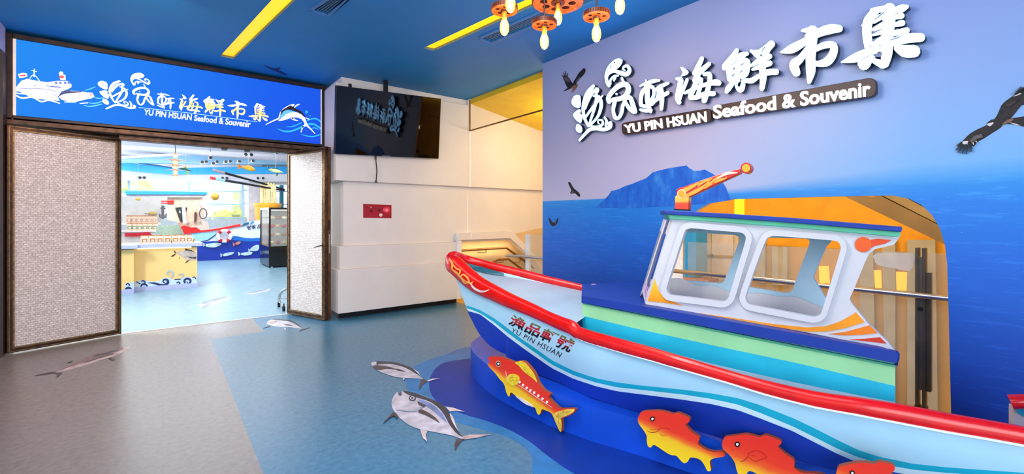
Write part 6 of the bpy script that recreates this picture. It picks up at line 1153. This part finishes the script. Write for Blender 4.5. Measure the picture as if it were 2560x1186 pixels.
for k, (b, lb) in enumerate((([(190, 780), (280, 765), (370, 755), (440, 770), (400, 800), (320, 825), (220, 815)], 0), ([(445, 935), (520, 905), (620, 895), (600, 925), (520, 950), (460, 950)], 0), ([(710, 915), (780, 900), (890, 890), (880, 925), (800, 945), (730, 935)], 0), ([(860, 865), (900, 815), (985, 785), (985, 860), (930, 880)], 0), ([(630, 775), (680, 740), (725, 740), (700, 775), (650, 785)], 1))):
    o = MB().prism([by(*p, .06) for p in smooth(Zb(b), 3)], (0, .045, 0)).prism([by(*p, .06) for p in Zb([(b[0][0] - 25, b[0][1] - 25), (b[0][0] + 20, b[0][1] + 5), (b[0][0] - 20, b[0][1] + 35)])], (0, .045, 0)).build('fish_plaque', mat('toy_fish_coral', (220, 130, 120), .45) if lb else fw); tag(o, ['white fish plaque below the life ring on the toy boat', 'white fish plaque low on the toy boat, left of the pair near the floor', 'white fish plaque low on the toy boat, right of the pair near the floor', 'blue backed fish plaque partly behind the glass cabinet', 'small coral fish plaque on the toy boat'][k], 'fish plaque', 'fish plaques on the toy boat')
lr = thing('life_ring', 'white and red life ring hung on the toy boat rail', 'life ring', by(*Zb([(480, 655)])[0], .12)); c = Vector(lr.location)
def torus(mb, c, R, r, a0, a1, n=10):
    mb.tube([c + Vector((R * math.cos(a0 + (a1 - a0) * k / n), 0, R * math.sin(a0 + (a1 - a0) * k / n))) for k in range(n + 1)], r, 10)
rm = MB(); torus(rm, c, .185, .052, 0, 2 * math.pi, 32); rm.build('ring', mat('ring_white', (244, 240, 238), .4), lr, smooth=True)
for a in (45, 135, 235, 305): q = MB(); torus(q, c, .185, .056, math.radians(a - 15), math.radians(a + 15), 5); q.build('red_band', mat('ring_red', (200, 20, 40), .4), lr, smooth=True)
# ------------------------------------------------------------------ noodle cup sculpture with chopsticks
nc = thing('noodle_cup', 'giant orange noodle cup sculpture behind the glass cabinet', 'sculpture', (0, 0, 0)); P = onY(669, 509, 19.75); nc.location = (P.x, P.y, 0); WORLD[nc.name] = Vector(nc.location); R = abs(onY(707, 509, 19.75).x - onY(631, 509, 19.75).x) / 2 * .93; bpy.context.view_layer.update()
MB().lathe([(R * .62, .02), (R * .93, P.z - .12), (R * 1.0, P.z - .1), (R, P.z), (R * .92, P.z), (R * .85, P.z - .25)], (P.x, P.y, 0), 28).build('cup', mat('cup_orange', (246, 166, 30), .4, var=.03), nc, smooth=True)
nd_ = MB()
for k in range(34):
    x = 651 + 38 * (k + .5) / 34; a = onY(x, 458 + 2 * math.sin(k) + 3 * abs(k - 17) / 17, 19.5 + .12 * (k % 3)); b = onY(x + 2 * math.sin(k * 2.1), 512, 19.5 + .12 * (k % 3)); nd_.tube([a, a.lerp(b, .5) + Vector((.02 * math.sin(k * 1.7), 0, 0)), b], .028, 5)
o = nd_.build('noodles', mat('noodle_pale', (250, 218, 160), .5, var=.12, vs=10), nc, smooth=True); o['kind'] = 'stuff'
dk_ = mat('chopstick_black', (26, 22, 26), .3)
c1 = thing('chopstick', 'upper giant black chopstick over the noodle cup', 'chopstick', onY(600, 440, 19.3), 'giant chopsticks'); A, B = onY(533, 425, 18.7), onY(711, 474, 19.8); MB().tube([A.lerp(B, .14), B], [.045, .03], 8).build('stick', dk_, c1, smooth=True); MB().tube([A, A.lerp(B, .14)], [.05, .046], 8).build('tip_band', mat('chop_band_grey', (150, 130, 130), .4, var=.25, vs=8), c1, smooth=True)
c2 = thing('chopstick', 'lower giant black chopstick with a red end over the noodle cup', 'chopstick', onY(600, 455, 19.3), 'giant chopsticks'); A, B = onY(526, 445, 18.6), onY(711, 477, 19.75); MB().tube([A.lerp(B, .17), B], [.045, .03], 8).build('stick', dk_, c2, smooth=True); MB().tube([A, A.lerp(B, .055)], [.05, .05], 8).build('red_end', mat('chop_red', (200, 40, 44), .4), c2, smooth=True); MB().tube([A.lerp(B, .055), A.lerp(B, .17)], [.048, .046], 8).build('blue_band', mat('chop_blue', (130, 180, 200), .4), c2, smooth=True)
# ------------------------------------------------------------------ glass display cabinet
gc = thing('display_cabinet', 'tall black framed glass display cabinet of pastries beside the right door leaf', 'cabinet', (2.9, 14.6, 0)); X0, X1, Y0, Y1, zt = 2.42, 3.5, 14.6, 16.1, 1.75
MB().box((X0, Y0, .03), (X1, Y1, .62)).build('base', black_gloss, gc, bevel=.008); MB().box((X0, Y0, zt - .06), (X1, Y1, zt)).build('top', black_gloss, gc)
for x, y in ((X0, Y0), (X1 - .05, Y0), (X0, Y1 - .05), (X1 - .05, Y1 - .05)): MB().box((x, y, .62), (x + .05, y + .05, zt - .06)).build('post', black_gloss, gc)
cg = mat('cabinet_glass', (236, 244, 246), .04, var=0, alpha=.12)
MB().box((X0 + .02, Y0 + .06, .63), (X0 + .026, Y1 - .06, zt - .06)).build('side_pane', cg, gc); MB().box((X0 + .06, Y0 + .02, .63), (X1 - .06, Y0 + .026, zt - .06)).build('front_pane', cg, gc)
MB().box((X0 + .03, Y1 - .04, .62), (X1 - .03, Y1 - .02, zt - .06)).build('back_board', mat('cabinet_back', (226, 204, 180), .5), gc)
MB().box((X0 + .08, Y0 + .05, zt - .085), (X1 - .08, Y0 + .1, zt - .062)).build('lamp_strip', mat('cabinet_lamp', (255, 244, 220), .4, emit=5), gc)
for x in (X0 + .06, X1 - .1): MB().box((x, Y0 + .02, 0), (x + .05, Y0 + .07, .03)).build('foot', steel, gc)
mts = [mat('pastry_gold', (232, 190, 110), .5, var=.15, vs=14), mat('pastry_cream', (246, 226, 180), .5, var=.1, vs=14), mat('pastry_red', (190, 60, 60), .5, var=.2, vs=14), mat('pastry_brown', (176, 116, 60), .5, var=.2, vs=14)]
for r, z in enumerate((.66, .90, 1.15, 1.40)):
    if r: MB().box((X0 + .05, Y0 + .06, z - .02), (X1 - .05, Y1 - .05, z - .012)).build('shelf', cg, gc)
    for k in range(4):
        x = X0 + .14 + .16 * k; t = MB().ball((x, Y0 + .3 + .06 * (k % 2), z + .055), .09, n=10, sc=(.85, .9, .62)).build('pastry', mts[(r * 3 + k * 2) % 4], smooth=True)
        tag(t, '%s pastry on the %s shelf of the glass cabinet, %s' % (['golden', 'creamy', 'red', 'brown'][(r * 3 + k * 2) % 4], ['bottom', 'second', 'third', 'top'][r], ['at the left', 'second from the left', 'third from the left', 'at the right'][k]), 'pastry', 'pastries in the glass cabinet')
# ------------------------------------------------------------------ trolley foot peeping past the right door leaf
tr = thing('trolley', 'steel trolley leg on black castors half hidden by the right door leaf', 'trolley', onZ(710, 778)); q = onZ(697, 768); d = (q - CAM).dot(FWD)
MB().tube([atD(x, y, d) for x, y in ((716, 722), (706, 728), (699, 738), (697, 750), (700, 758))], .022, 10).build('leg', steel, tr, smooth=True); MB().tube([atD(699, 746, d), atD(716, 747, d)], .012, 8).build('cross_bar', steel, tr)
for k, (x, y, dd) in enumerate(((697, 762, d), (709, 775, d * .955))):
    c = atD(x, y, dd); c.z = .04; MB().lathe([(.02, -.02), (.04, -.016), (.04, .016), (.02, .02)], c, 16, axis='X').build('castor', black, tr, smooth=True)
    MB().tube([c, c + Vector((.01, .03, .07))], .012, 6).build('fork', dark_metal, tr)
# ------------------------------------------------------------------ shell chandelier
ch = thing('shell_chandelier', 'tiered glowing shell chandelier hanging inside the shop', 'chandelier', onY(437, 410, 12.6)); c = onY(438.5, 400, 12.6); shm = mat('shell_glow', (230, 170, 120), .4, emit=.2, var=.1)
MB().tube([Vector((c.x, c.y, SCL)), Vector((c.x, c.y, onY(438, 385, 12.6).z))], .008, 6).build('chain', mat('chain_grey', (90, 86, 90), .5), ch)
for k, (y, r) in enumerate(((386, .12), (401, .27), (414, .25), (426, .21), (439, .18))):
    z = onY(438, y, 12.6).z; s = MB(); n = 10
    for j in range(n):
        a, w = 2 * math.pi * j / n, math.pi / n; s.face([Vector((c.x, c.y, z + .03)), Vector((c.x + r * .36 * math.cos(a - w), c.y + r * .36 * math.sin(a - w), z + .012)), Vector((c.x + r * math.cos(a), c.y + r * math.sin(a), z - .01)), Vector((c.x + r * .36 * math.cos(a + w), c.y + r * .36 * math.sin(a + w), z + .012))])
    s.build('tier', shm, ch)
    MB().ball((c.x, c.y, z - .045), .045, n=12).build('globe', mat('globe_glow', (255, 226, 180), .4, emit=.75, var=0), ch, smooth=True)
# ------------------------------------------------------------------ spot lamps on the shop ceiling
def spot(px, py, y, label, back=0):
    c = onY(px, py, y); t = thing('spot_lamp', label, 'spot lamp', c, 'spot lamps under the shop ceiling')
    MB().lathe([(.04, -.07), (.058, .055), (.05, .055)], c, 12, axis='Y').build('housing', mat('spot_white', (236, 234, 238), .4), t, smooth=True); MB().lathe([(.004, -.073), (.05, -.073), (.05, -.06)], c, 12, axis='Y').build('reflector', black, t); MB().tube([c + Vector((0, .05, .02)), Vector((c.x, c.y + back, c.z + .02)) if back else Vector((c.x, c.y + .05, SCL))], .02, 6).build('stem', mat('spot_white', (236, 234, 238), .4), t)
for k, (x, y) in enumerate(((505, 406), (515, 405), (533, 409), (542, 405), (564, 405), (575, 404), (598, 404), (632, 403))): spot(x, y, 18.4, 'white spot lamp with dark face in the ceiling row, %s' % ['leftmost', 'second from left', 'third from left', 'fourth from left', 'fifth from left', 'sixth from left', 'second from right', 'rightmost'][k], .82)
for k, (x, y) in enumerate(((526, 395), (614, 387), (628, 388), (690, 382), (703, 381), (350, 445), (361, 445), (556, 446), (567, 446), (644, 446), (657, 446))): spot(x, y, 16.8 if y < 400 else 19.8, ['single white spot lamp above the ceiling row', 'left of the spot pair above the orange fish', 'right of the spot pair above the orange fish', 'left of the spot pair beside the right door leaf', 'right of the spot pair beside the right door leaf', 'left of the low spot pair near the left door leaf', 'right of the low spot pair near the left door leaf', 'left of the low spot pair between the chopsticks', 'right of the low spot pair between the chopsticks', 'left of the low spot pair under the lemon fish', 'right of the low spot pair under the lemon fish'][k], 0 if y < 400 else .42)
